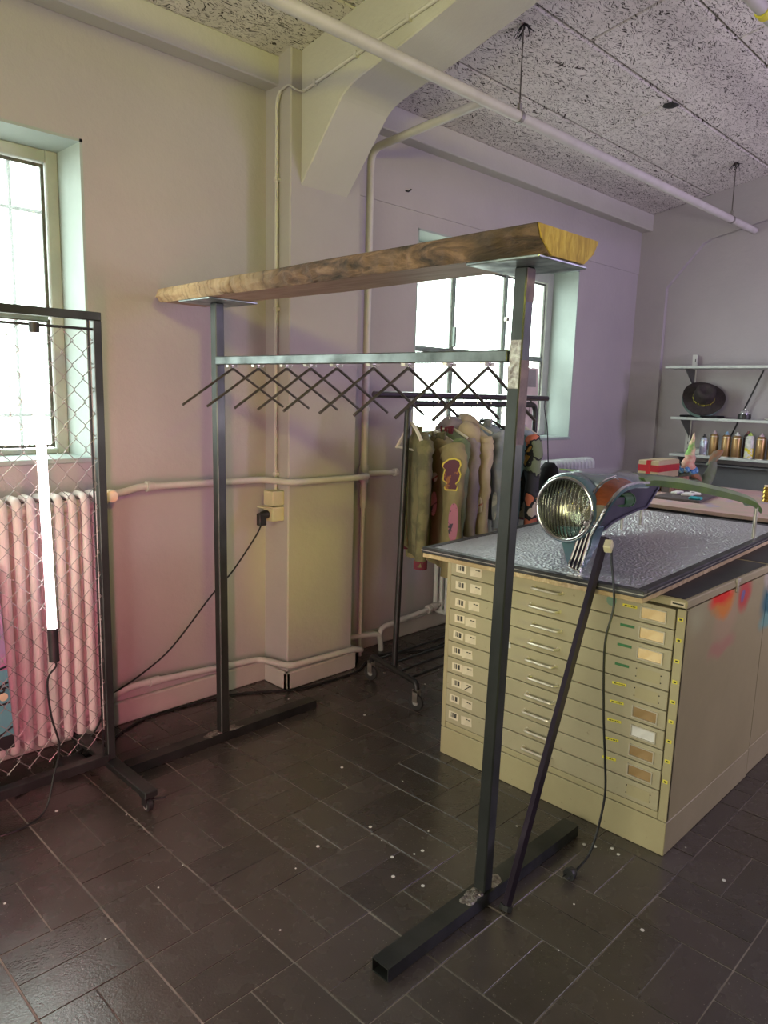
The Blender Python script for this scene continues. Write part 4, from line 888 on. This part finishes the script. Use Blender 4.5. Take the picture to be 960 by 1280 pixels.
for k in range(4):
    t = k / 3; y = 2.42 + .30 * t; x = 2.68 + .07 * t
    build('shelf_rod', G().tube([(x, y, .150), (x + 1.23, y, .150)], .0075, 8), 'black_metal', gr, smooth=True)
# garments hang across the rail
def ring_of(x, yc, z, hw, th, seed, fold, n=30, lean=0):
    out = []
    for k in range(n):
        t = 2 * math.pi * k / n; c, s_ = math.cos(t), math.sin(t)
        yy_ = hw * math.copysign(abs(c) ** .8, c); xx_ = th * math.copysign(abs(s_) ** .7, s_)
        f = noise.noise(V3(yy_ * 13 + seed, z * 2.2, seed * 1.7 + (1 if s_ > 0 else 0))) * fold
        out.append(V3(x + xx_ + f + lean, yc + yy_, z))
    return out
def sleeve(x, yc, side, zs, ln, r, seed, fwd, mat, parent, flare=.045, cuff=None):
    pts = [V3(x, yc + side * .165, zs + .005), V3(x + fwd * .3, yc + side * .208, zs - .06), V3(x + fwd * .7, yc + side * (.208 + flare * .55), zs - ln * .45), V3(x + fwd, yc + side * (.205 + flare), zs - ln)]
    P = smooth_path(pts, 7); rg = []; N = len(P)
    for i, p in enumerate(P):
        t = i / (N - 1); rr = r * (1.02 - .38 * t); d = (P[min(i + 1, N - 1)] - P[max(i - 1, 0)]).normalized()
        a = V3(1, 0, 0); a = (a - d * a.dot(d)).normalized(); c = d.cross(a); ring = []
        for k in range(16):
            th = 2 * math.pi * k / 16
            w = 1 + .34 * noise.noise(V3(k * .55 + seed, t * 7, seed)) + .26 * noise.noise(V3(k * .25, t * 20, seed + 3))
            ring.append(p + (a * math.cos(th) * .82 + c * math.sin(th)) * rr * w)
        rg.append(ring)
    s_ = build('sleeve', G().loft(rg), mat, parent, smooth=True, ang=75)
    if cuff: 
        build('cuff', G().tube([P[-1] + V3(0, 0, .03), P[-1] + V3(0, 0, -.012)], r * .70, 12), cuff, s_, smooth=True)
    return P
def garment(name, label, cat, x, mat, seed, zt=1.425, zbtm=.74, hw=.215, th=.050, hood=None, collar=None, smat=None, sl=.58, sr=.058, fwd=-.02, cuff=None, yc=2.598, rot=.52):
    root = empty(name, (x, yc, zt), label, cat, 'garments on the black rail')
    prof = [(0, .060, .030), (.012, .075, .036), (.035, .125, .042), (.065, .180, .046), (.10, .208, .050), (.18, .214, th), (.35, .216, th * 1.05), (.55, .222, th), (.8, .228, th * .95), (1, .232, th * .85)]
    rg = []
    for (t, w, d) in prof:
        z = zt - t * .62 if t <= .1 else (zt - .062) - (t - .1) / .9 * (zt - .062 - zbtm)
        rg.append((z, w * hw / .215, d))
    R_ = []
    for k in range(len(rg) - 1):
        for q in range(3):
            u = q / 3; a, b_ = rg[k], rg[k + 1]; z, w, d = (a[i] * (1 - u) + b_[i] * u for i in range(3))
            R_.append(ring_of(x, yc, z, w, d, seed, .006 + .020 * (zt - z) / (zt - zbtm)))
    R_.append(ring_of(x, yc, zbtm, rg[-1][1], rg[-1][2], seed, .026))
    b_ = build('body', G().loft(R_), mat, root, smooth=True, ang=75)
    build('front_placket', G().tube([V3(x - th * .95 - .012 + .02 * noise.noise(V3(seed, z * 3, 0)), yc - .01, z) for z in [zt - .07 - k * (zt - .1 - zbtm) / 10 for k in range(11)]], .009, 6, sx=.6), smat or mat, b_, smooth=True)
    Pn = sleeve(x, yc, -1, zt - .065, sl, sr, seed + 4, fwd, smat or mat, root, cuff=cuff); sleeve(x, yc, 1, zt - .065, sl, sr, seed + 8, fwd, smat or mat, root, cuff=cuff)
    if hood:
        g = G(); hr = []
        for k in range(9):
            t = k / 8; a = math.pi * (-.1 + 1.2 * t); w = .085 + .03 * math.sin(math.pi * t)
            hr.append([V3(x - .055 + .055 * math.cos(u) + .012 * noise.noise(V3(k, u, seed)), yc - .11 * math.cos(a) + .03 * math.sin(u) * math.cos(a), zt - .005 + .045 * math.sin(a) + .045 * math.sin(u) + .012 * noise.noise(V3(k * .7, u * 1.3, seed + 5))) for u in (2 * math.pi * i / 12 for i in range(12))])
        build('hood', g.loft(hr), hood, root, smooth=True, ang=80)
    if collar:
        g = G()
        for s_ in (-1, 1):
            g.hexa([(x - .045, yc + s_ * .005, zt - .07), (x - .030, yc + s_ * .11, zt - .045), (x - .022, yc + s_ * .105, zt - .04), (x - .035, yc + s_ * .005, zt - .065), (x - .038, yc + s_ * .035, zt + .022), (x - .005, yc + s_ * .068, zt + .032), (x + .003, yc + s_ * .066, zt + .03), (x - .030, yc + s_ * .035, zt + .020)])
        build('collar', g, collar, root, smooth=False, kind='stuff')
    root.rotation_euler = (0, 0, -rot)
    return root, Pn
def coat_hanger(x, zt, mat, lab, yc=2.598, full=False):
    r = empty('coat_hanger', (x, yc, zt), lab, 'hanger', 'coat hangers on the black rail')
    build('hook', G().tube(round_path([(x, yc, zt + .0), (x, yc, zt + .055), (x, yc + .02, zt + .075), (x, yc + .022, 1.572), (x, yc, 1.580), (x, yc - .018, 1.572), (x, yc - .020, 1.55)], .015, 4), .0025, 6), 'zinc', r, smooth=True)
    dz = .115
    if full:
        build('arm', G().tube(round_path([(x, yc, zt + .01), (x, yc - .06, zt - .02), (x, yc - .20, zt - dz - .015)], .04, 4), .011, 8, sx=.6), mat, r, smooth=True)
        build('arm', G().tube(round_path([(x, yc, zt + .01), (x, yc + .06, zt - .02), (x, yc + .20, zt - dz - .015)], .04, 4), .011, 8, sx=.6), mat, r, smooth=True)
        build('bar', G().tube([(x, yc - .185, zt - dz - .012), (x, yc + .185, zt - dz - .012)], .006, 8), mat, r, smooth=True)
    else: build('arm', G().tube(round_path([(x, yc - .13, zt - .05), (x, yc, zt + .008), (x, yc + .13, zt - .05)], .05, 4), .008, 8), mat, r, smooth=True)
    return r
a, P = garment('jacket', 'dark camouflage jacket at the left end of the garment rail', 'jacket', 2.89, 'cloth_camo', 1.3, 1.40, .76, fwd=-.02, hw=.19, rot=.66, sl=.60, sr=.05, cuff='cloth_maroon', collar='cloth_olive')
coat_hanger(2.825, 1.435, 'hanger_white', 'empty white wooden hanger at the left end of the garment rail', full=True).rotation_euler = (0, 0, -.42)
a, P = garment('jacket', 'khaki jacket with a plum figure patch on its sleeve, second on the rail', 'jacket', 3.005, 'cloth_khaki', 4.1, 1.375, .70, yc=2.555, rot=.45, sr=.078, smat='cloth_khaki', fwd=-.03, sl=.64, collar='cloth_camo')
def patch(p, w, h, mat, off, parent, border=None, rz=0.75, shape=None):
    nrm = V3(-math.cos(rz), -math.sin(rz), .06); u = V3(math.sin(rz), -math.cos(rz), 0); v_ = V3(0, 0, 1)
    shape = shape or [(math.cos(t) * .5 * (abs(math.cos(t)) ** -.2 if abs(math.cos(t)) > .2 else 1), math.sin(t) * .5) for t in (2 * math.pi * k / 16 for k in range(16))]
    q = Vector(p) + nrm * off
    if border:
        b_ = build('patch', G().prism([(a * (w + .014), c * (h + .014)) for a, c in shape], q, u, v_, nrm * .003), border, parent)
        build('patch_motif', G().prism([(a * w, c * h) for a, c in shape], q + nrm * .003, u, v_, nrm * .002), mat, b_); return b_
    return build('patch', G().prism([(a * w, c * h) for a, c in shape], q, u, v_, nrm * .003), mat, parent)
fig = [(-.30, -.5), (.30, -.5), (.36, -.40), (.24, -.30), (.42, -.18), (.50, .02), (.38, .16), (.48, .30), (.42, .44), (.15, .5), (-.18, .47), (-.46, .34), (-.52, .24), (-.36, .14), (-.44, -.02), (-.44, -.2), (-.22, -.30), (-.36, -.42)]
pp = P[10]
b_ = patch(pp + V3(0, 0, .03), .085, .15, 'patch_plum', .068, a, 'patch_yellow', .95, fig)
patch(P[15] + V3(.0, 0, -.02), .05, .20, 'patch_pink', .058, a, None, 1.25); patch(V3(2.945, 2.46, 1.17), .03, .05, 'patch_white', .012, a); patch(V3(2.945, 2.46, 1.03), .035, .13, 'patch_pink', .012, a)
coat_hanger(3.01, 1.40, 'hanger_white', 'wooden hanger inside the khaki jacket with the plum patch')
a, P = garment('jacket', 'green jacket with a maroon lining between khaki and beige garments', 'jacket', 3.125, 'cloth_green', 7.7, 1.40, .84, hood=None, sl=.55, sr=.062, th=.04, collar='cloth_maroon')
coat_hanger(3.125, 1.42, 'hanger_white', 'wooden hanger inside the green jacket')
a, P = garment('jacket', 'grey-pink hooded jacket behind the green jacket on the rail', 'jacket', 3.22, 'cloth_maroon', 2.2, 1.395, .90, th=.035, sl=.48, hood='cloth_greypink', smat='cloth_greypink')
coat_hanger(3.22, 1.42, 'black_plastic', 'dark hanger inside the grey-pink hooded jacket')
a, P = garment('hoodie', 'beige hoodie with a big drooping hood in the middle of the rail', 'hoodie', 3.34, 'cloth_beige', 9.4, 1.41, .90, hood='cloth_beige', fwd=-.03, sl=.50, th=.04)
build('hood_drape', G().loft([[V3(3.27 + .07 * math.cos(u) * s_ + .01 * math.sin(3 * u), 2.50 + .10 * math.sin(u) * s_, z + .018 * math.sin(u * 2)) for u in (2 * math.pi * i / 14 for i in range(14))] for z, s_ in ((1.44, .5), (1.42, .95), (1.36, 1.15), (1.29, 1.05), (1.24, .7), (1.22, .3))]), 'cloth_beige', a, smooth=True, ang=80)
patch(P[17], .05, .09, 'patch_white', .05, a)
coat_hanger(3.34, 1.44, 'hanger_white', 'wooden hanger inside the beige hoodie')
a, P = garment('jacket', 'blue denim jacket with bleached patches right of the beige hoodie', 'jacket', 3.47, 'cloth_denim', 5.5, 1.435, .90, smat='cloth_denim', collar='cloth_denim', sl=.50, th=.038)
build('bleached_yoke', G().loft([[q + (q - V3(3.47, 2.598, q.z)).normalized() * .004 for q in ring_of(3.47, 2.598, z, .212, .050, 5.5, .010)] for z in (1.31, 1.28, 1.25)], False), 'cloth_lightdenim', a, smooth=True, ang=80)
patch(P[18], .03, .16, 'cloth_lightdenim', .05, a)
coat_hanger(3.47, 1.46, 'black_plastic', 'dark hanger inside the blue denim jacket')
a, P = garment('coat', 'dark teal jacket right behind the rack post', 'coat', 3.63, 'cloth_teal', 6.1, 1.405, .86, sr=.066, sl=.54, fwd=-.05, hw=.22, th=.04)
coat_hanger(3.63, 1.42, 'black_plastic', 'dark hanger inside the dark teal jacket')
a, P = garment('jacket', 'jacket with colourful all-over print at the right end of the rail', 'jacket', 3.80, 'cloth_print', 3.9, 1.40, .88, sr=.066, sl=.50, hw=.22, collar='cloth_denim')
build('shoulder_yoke', G().loft([[q + (q - V3(3.80, 2.598, q.z - .02)).normalized() * .005 for q in ring_of(3.80, 2.598, z, w, .05, 3.9, .008)] for z, w in ((1.395, .09), (1.375, .15), (1.35, .19), (1.31, .222))], False), 'cloth_denim', a, smooth=True, ang=80)
coat_hanger(3.80, 1.42, 'hanger_white', 'wooden hanger inside the colourful printed jacket')
pk = build('skirt', G().loft([ring_of(3.76, 2.44, z, w, .03, 2.7, .012) for z, w in ((1.02, .09), (.95, .10), (.90, .11), (.86, .12))]), 'cloth_pink', smooth=True, ang=80, label='pink cloth hanging below the printed jacket', cat='cloth')
bg_ = empty('shoulder_bag', (3.99, 2.52, 1.05), 'black shoulder bag hung from the right end of the top pole', 'bag')
build('bag_body', G().loft([[V3(4.035 + .040 * math.cos(u) * s_, 2.52 + .075 * math.sin(u) * s_, z) for u in (2 * math.pi * i / 14 for i in range(14))] for z, s_ in ((1.19, .45), (1.16, .8), (1.08, 1.), (.98, 1.08), (.92, 1.), (.90, .8))]), 'cloth_black', bg_, smooth=True, ang=70)
build('strap', G().tube(smooth_path([(4.07, 2.60, 1.60), (4.03, 2.58, 1.53), (4.03, 2.55, 1.40), (4.035, 2.53, 1.18)]), .004, 6), 'cable_black', bg_, smooth=True)

# ------------------------------------------------------------------ WORKBENCH + THINGS ON IT
wb = empty('workbench', (4.76, 1.7, 0), 'paint-stained chipboard workbench behind the black table top', 'workbench')
ZB = 1.0
build('bench_top', G().box(4.13, 5.40, .70, 2.62, ZB - .022, ZB), 'paint_board', wb, bevel=.002)
build('bench_apron', G().box(4.16, 4.19, .75, 2.57, ZB - .09, ZB - .022), 'black_metal', wb)
for x in (4.22, 5.32):
    for y in (.80, 2.52): build('leg', G().box(x - .025, x + .025, y - .025, y + .025, 0.001, ZB - .022), 'black_metal', wb)
bx = empty('cardboard_box', (4.87, 2.18, ZB), 'small cardboard box bound with red tape on the workbench', 'box')
build('carton', G().box(4.70, 5.02, 2.11, 2.25, ZB, 1.200), 'cardboard', bx, bevel=.003)
build('tape_band', G().box(4.698, 5.022, 2.108, 2.252, 1.128, 1.172), 'red_tape', bx)
build('tape_band', G().box(4.6965, 5.0235, 2.165, 2.195, ZB, 1.2015), 'red_tape', bx)
build('flap', G().box(4.74, 5.0, 2.12, 2.18, 1.2, 1.204), 'cardboard', bx)
cr_ = empty('crate', (4.85, 1.99, ZB), 'dark brown slatted crate beside the taped cardboard box', 'crate')
for k in range(5): build('slat', G().box(4.72 + .055 * k, 4.765 + .055 * k, 2.02, 2.035, ZB, 1.095), 'ear_brown', cr_, bevel=.002)
build('crate_body', G().box(4.72, 4.99, 2.035, 2.09, ZB, 1.09), 'mat_dark', cr_)
mtb = empty('cutting_mat', (4.67, 1.86, ZB), 'dark board with white scraps and a cyan block on the workbench', 'board')
g = G().hexa([(4.385, 1.70, ZB), (4.96, 1.78, ZB), (4.94, 2.0, ZB), (4.37, 1.985, ZB), (4.385, 1.70, ZB + .016), (4.96, 1.78, ZB + .016), (4.94, 2.0, ZB + .016), (4.37, 1.985, ZB + .016)])
build('board_slab', g, 'mat_dark', mtb, bevel=.003)
for k, (x, y, sx, sy) in enumerate(((4.60, 1.93, .05, .022), (4.58, 1.85, .055, .03), (4.66, 1.84, .04, .025))):
    build('white_scrap', G().obox((x, y, ZB + .024), V3(sx, .01 * k, 0), V3(-.01 * k, sy, 0), V3(0, 0, .0075)), 'white_paper', mtb, bevel=.004)
build('cyan_block', G().obox((4.43, 1.745, ZB + .024), V3(.028, .006, 0), V3(-.006, .036, 0), V3(0, 0, .008)), 'cyan_paint', mtb, bevel=.005)
# horned creature sculpture
hs_ = empty('horned_sculpture', (5.1, 2.05, ZB), 'papier-mache creature with a tall painted horn on the workbench', 'sculpture')
tip, hb = V3(5.1, 2.06, 1.383), V3(5.1, 2.085, 1.115)
rg = []
for k in range(15):
    t = k / 14; p = hb.lerp(tip, t); r = .050 * (1 - t) ** .9 + .003
    rg.append([p + V3(math.cos(u) * r * (1 + .14 * math.sin(u * 1 + t * 26)), math.sin(u) * r * (1 + .14 * math.sin(u + t * 26)), 0) for u in (2 * math.pi * i / 14 for i in range(14))])
hn = build('horn', G().loft(rg[6:]), 'horn_paint', hs_, smooth=True, ang=70); build('horn', G().loft(rg[:7]), 'horn_red', hs_, smooth=True, ang=70)
for k in range(9):
    a = 2 * math.pi * k / 9; build('tuft', G().sphere(hb + V3(.05 * math.cos(a), .055 * math.sin(a), .0 + .008 * (k % 3)), .022, .022, .02, 8, 6), 'tuft_blue', hs_, smooth=True)
build('head', G().loft([[V3(5.12 + .10 * s_ * math.cos(u), 2.07 + .085 * s_ * math.sin(u), z) for u in (2 * math.pi * i / 14 for i in range(14))] for z, s_ in ((ZB + .001, .75), (1.03, 1.), (1.07, 1.), (1.10, .75), (1.12, .4))]), 'creature_grey', hs_, smooth=True, ang=70)
for (p, q, r) in (((5.06, 2.13, 1.085), (5.04, 2.215, 1.075), .026), ((5.05, 2.02, 1.09), (5.03, 1.955, 1.065), .03)):
    p, q = Vector(p), Vector(q); build('ear', G().tube([p, p.lerp(q, .35) + V3(0, 0, .012), p.lerp(q, .7) + V3(0, 0, .01), q], [r * .7, r, r * .8, .004], 10, sx=.55, ref=(0, 0, 1)), 'ear_brown', hs_, smooth=True)
build('neck', G().tube(smooth_path([(5.16, 2.0, ZB + .02), (5.18, 1.97, 1.08), (5.2, 1.955, 1.14), (5.2, 1.95, 1.19)], 5), [.05 - .0018 * k for k in range(16)], 10), 'creature_grey', hs_, smooth=True)
build('wing', G().loft([[V3(5.2 + .012 * math.cos(u), y + w * math.sin(u), z) for u in (2 * math.pi * i / 10 for i in range(10))] for y, z, w in ((1.965, 1.17, .02), (1.945, 1.22, .035), (1.925, 1.26, .034), (1.905, 1.275, .012))]), 'tail_orange', hs_, smooth=True)
build('wing', G().loft([[V3(5.22 + .012 * math.cos(u), y + w * math.sin(u), z) for u in (2 * math.pi * i / 10 for i in range(10))] for y, z, w in ((1.99, 1.16, .02), (1.965, 1.20, .022), (1.935, 1.235, .015))]), 'creature_grey', hs_, smooth=True)
gb = empty('gold_jar', (4.83, 1.472, ZB), 'ribbed gold glass jar at the right edge of the workbench', 'jar')
build('jar_body', G().lathe([(.022, 0), (.028, .006), (.022, .02), (.029, .03), (.022, .045), (.029, .057), (.022, .07), (.028, .082), (.020, .094)], (4.83, 1.472, ZB), n=14), 'gold_glass', gb, smooth=True)
build('jar_lid', G().lathe([(.021, .094), (.021, .103)], (4.83, 1.472, ZB), n=14), 'brass_valve', gb)
build('backboard', G().box(6.36, 6.38, .75, 2.70, .55, 1.085), 'grey_board', bevel=.003, label='dark grey board standing against the wall behind the workbench', cat='board')
build('metal_ledge', G().box(6.26, 6.36, .75, 2.70, 1.068, 1.085), 'grey_board', bevel=.003, label='narrow grey ledge in front of the dark grey board', cat='ledge')
# ------------------------------------------------------------------ WALL SHELVES
XW = XB - .045
for k, (yl, zt_, lab) in enumerate(((2.79, 1.885, 'top'), (2.705, 1.463, 'middle'), (2.69, 1.155, 'lowest'))):
    sh = empty('wall_shelf', (6.28, 1.6, zt_), 'pale painted metal wall shelf, ' + lab + ' of the three', 'shelf', 'wall shelves')
    build('shelf_board', G().box(6.17, 6.385, .55, yl, zt_ - .022, zt_), 'shelf_paint', sh, bevel=.002)
    for yb_ in (2.62,): build('shelf_bracket', G().prism([(6.20, zt_ - .022), (6.385, zt_ - .022), (6.385, zt_ - .16)], (0, yb_, 0), (1, 0, 0), (0, 0, 1), (0, .012, 0)), 'shelf_bracket', sh)
for y in (2.632,):
    r = empty('shelf_rail', (XW, y, 1.2), 'slotted upright rail behind the wall shelves, ' + 'by the hat', 'rail')
    build('rail_channel', G().box(6.385, XW, y - .02, y + .02, 1.14, 1.985), 'rail_white', r)
    for k in range(14): build('rail_slot', G().box(6.383, 6.3855, y - .008, y - .003, 1.17 + .058 * k, 1.195 + .058 * k), 'seam_black', r)
build('rod', G().tube([(6.388, 2.335, 1.158), (6.388, 2.075, 1.858)], .0065, 8), 'black_metal', smooth=True, label='thin black rod leaning diagonally behind the shelves', cat='rod')
ZM = 1.463
ht = empty('wide_hat', (6.25, 2.47, ZM), 'black wide-brimmed hat with yellow pattern band on the middle shelf', 'hat')
hc = V3(6.25, 2.475, 1.624); nz = V3(-.70, -.42, .58).normalized(); hx_ = V3(0, 1, 0) - nz * nz.y; hx_.normalize(); hy_ = nz.cross(hx_)
def hring(r, h, sag=0, el=1.): return [hc + hx_ * (r * math.cos(u) * el) + hy_ * (r * math.sin(u)) + nz * (h + sag * math.cos(2 * u)) for u in (2 * math.pi * i / 32 for i in range(32))]
build('brim', G().loft([hring(.085, -.004), hring(.13, -.008, .006), hring(.165, 0, .016), hring(.167, .004, .016), hring(.13, -.002, .006), hring(.085, .004)], False), 'hat_felt', ht, smooth=True, ang=60)
build('crown', G().loft([hring(.086, .0), hring(.084, .05), hring(.079, .095), hring(.068, .118), hring(.046, .120), hring(.02, .100), hring(.002, .096)], True), 'hat_felt', ht, smooth=True, ang=70)
build('hat_band', G().loft([hring(.0875, .003), hring(.0865, .022), hring(.080, .022)], False), 'hat_gold', ht, smooth=True)
tlh = empty('teal_hat', (6.26, 2.49, ZM), 'teal hat brim showing under the black hat', 'hat')
hc = V3(6.272, 2.495, 1.600); 
build('brim', G().loft([hring(.02, -.006), hring(.10, -.008), hring(.160, 0, .010), hring(.161, .004, .010), hring(.10, -.003), hring(.02, -.002)], False), 'hat_teal', tlh, smooth=True, ang=60)
build('folded_cloth', G().box(6.19, 6.36, 2.33, 2.64, ZM + .001, ZM + .018), 'cloth_black', bevel=.006, label='flat folded black cloth under the hats', cat='cloth')
build('hat_stand', G().lathe([(.05, .019), (.03, .03), (.022, .09), (.03, .11)], (6.32, 2.51, ZM), n=12), 'black_plastic', smooth=True, label='small black stand propping up the hats', cat='stand')
dj = empty('domed_jar', (6.24, 2.135, ZM), 'small black pot with a clear domed top on the middle shelf', 'pot')
build('pot', G().lathe([(.048, .001), (.050, .02), (.046, .042)], (6.24, 2.135, ZM), n=16), 'black_plastic', dj, smooth=True)
build('dome', G().lathe([(.034, .042), (.032, .06), (.020, .072), (.006, .076), (.006, .088)], (6.24, 2.135, ZM), n=16), 'glass_dome', dj, smooth=True)
build('white_dish', G().lathe([(.03, .001), (.055, .012), (.058, .016)], (6.25, 1.93, ZM), n=16), 'white_paper', smooth=True, label='small white dish at the right end of the middle shelf', cat='dish')
ZL = 1.155
def can(y, x, r, h, body, cap, lab, grp=None):
    c = empty('spray_can', (x, y, ZL), lab, 'spray can', 'spray cans on the lowest shelf')
    build('can_body', G().lathe([(r * .96, .0005), (r, .004), (r, h), (r * .86, h + .012), (r * .6, h + .022)], (x, y, ZL), n=18), body, c, smooth=True, ang=35)
    for (z0_, z1_) in ((0., .005), (h - .002, h + .002)): build('can_rim', G().lathe([(r * 1.025, z0_), (r * 1.025, z1_)], (x, y, ZL), n=18), 'zinc', c)
    build('cap', G().lathe([(r * .52, h + .02), (r * .50, h + .034), (r * .25, h + .036), (r * .22, h + .048)], (x, y, ZL), n=12), cap, c, smooth=True, ang=40)
    return c
can(2.425, 6.22, .030, .125, 'can_silver', 'black_plastic', 'small silver-blue spray can with black cap, leftmost on the shelf')
can(2.352, 6.24, .035, .160, 'can_gold', 'cap_pink', 'gold spray can with pinkish cap, second from the left')
can(2.247, 6.22, .034, .158, 'can_gold', 'cap_blue', 'gold spray can with pale blue cap beside the black rod')
can(2.165, 6.22, .037, .155, 'can_gold', 'cap_white', 'broad gold spray can with white cap in the middle of the row')
can(2.115, 6.31, .032, .168, 'can_black', 'cap_red', 'black spray can with dark red cap behind the yellow-labelled can')
cc = can(2.062, 6.21, .034, .160, 'can_white', 'cap_green', 'white spray can with yellow label and green cap')
build('can_label', G().lathe([(.0346, .012), (.0346, .085)], (6.21, 2.062, ZL), n=18, cap=False), 'can_label_yellow', cc, smooth=True)
can(1.982, 6.22, .034, .158, 'can_gold', 'cap_pink', 'gold spray can with mauve cap right of the yellow-labelled can')
can(1.930, 6.31, .032, .162, 'can_black', 'cap_red', 'black spray can with red cap between the two rightmost gold cans')
can(1.895, 6.22, .034, .160, 'can_gold', 'cap_blue', 'gold spray can with pale blue cap at the right edge of the frame')
build('white_tray', G().box(6.30, 6.38, 2.26, 2.54, ZL + .001, ZL + .045), 'cap_white', bevel=.004, label='low white tray behind the spray cans at the left', cat='tray')
# poster leaning in the far window
ps = empty('poster', (5.2, 3.41, 1.29), 'pale pink poster with a grey square leaning in the far window', 'poster')
def pq(x0, x1, t0, t1, o, th): 
    f = lambda x, t, k: V3(x, 3.395 + .035 * t - k, 1.285 + .54 * t)
    return G().hexa([f(x0, t0, o), f(x1, t0, o), f(x1, t0, o + th), f(x0, t0, o + th), f(x0, t1, o), f(x1, t1, o), f(x1, t1, o + th), f(x0, t1, o + th)])
build('sheet', pq(4.80, 5.22, 0, 1, 0, .004), 'poster_pink', ps)
build('grey_square', pq(5.06, 5.19, .72, .98, .0045, .001), 'poster_grey', ps)
f = lambda x, t: V3(x, 3.395 + .035 * t - .006, 1.285 + .54 * t)
build('white_shape', G().loft([[f(4.84, .30), f(4.84, .31)], [f(4.84, .65), f(5.0, .31)], [f(4.88, .88), f(5.0, .62)], [f(4.93, .95), f(4.99, .84)]], False, False), 'poster_white', ps)
build('drawn_line', G().tube(smooth_path([f(4.83, .5), f(4.86, .86), f(4.93, .97), f(4.99, .86), f(5.0, .5), f(5.04, .42), f(5.08, .30), f(5.12, .52), f(5.15, .36), f(5.20, .45)], 5), .003, 5), 'poster_line', ps)
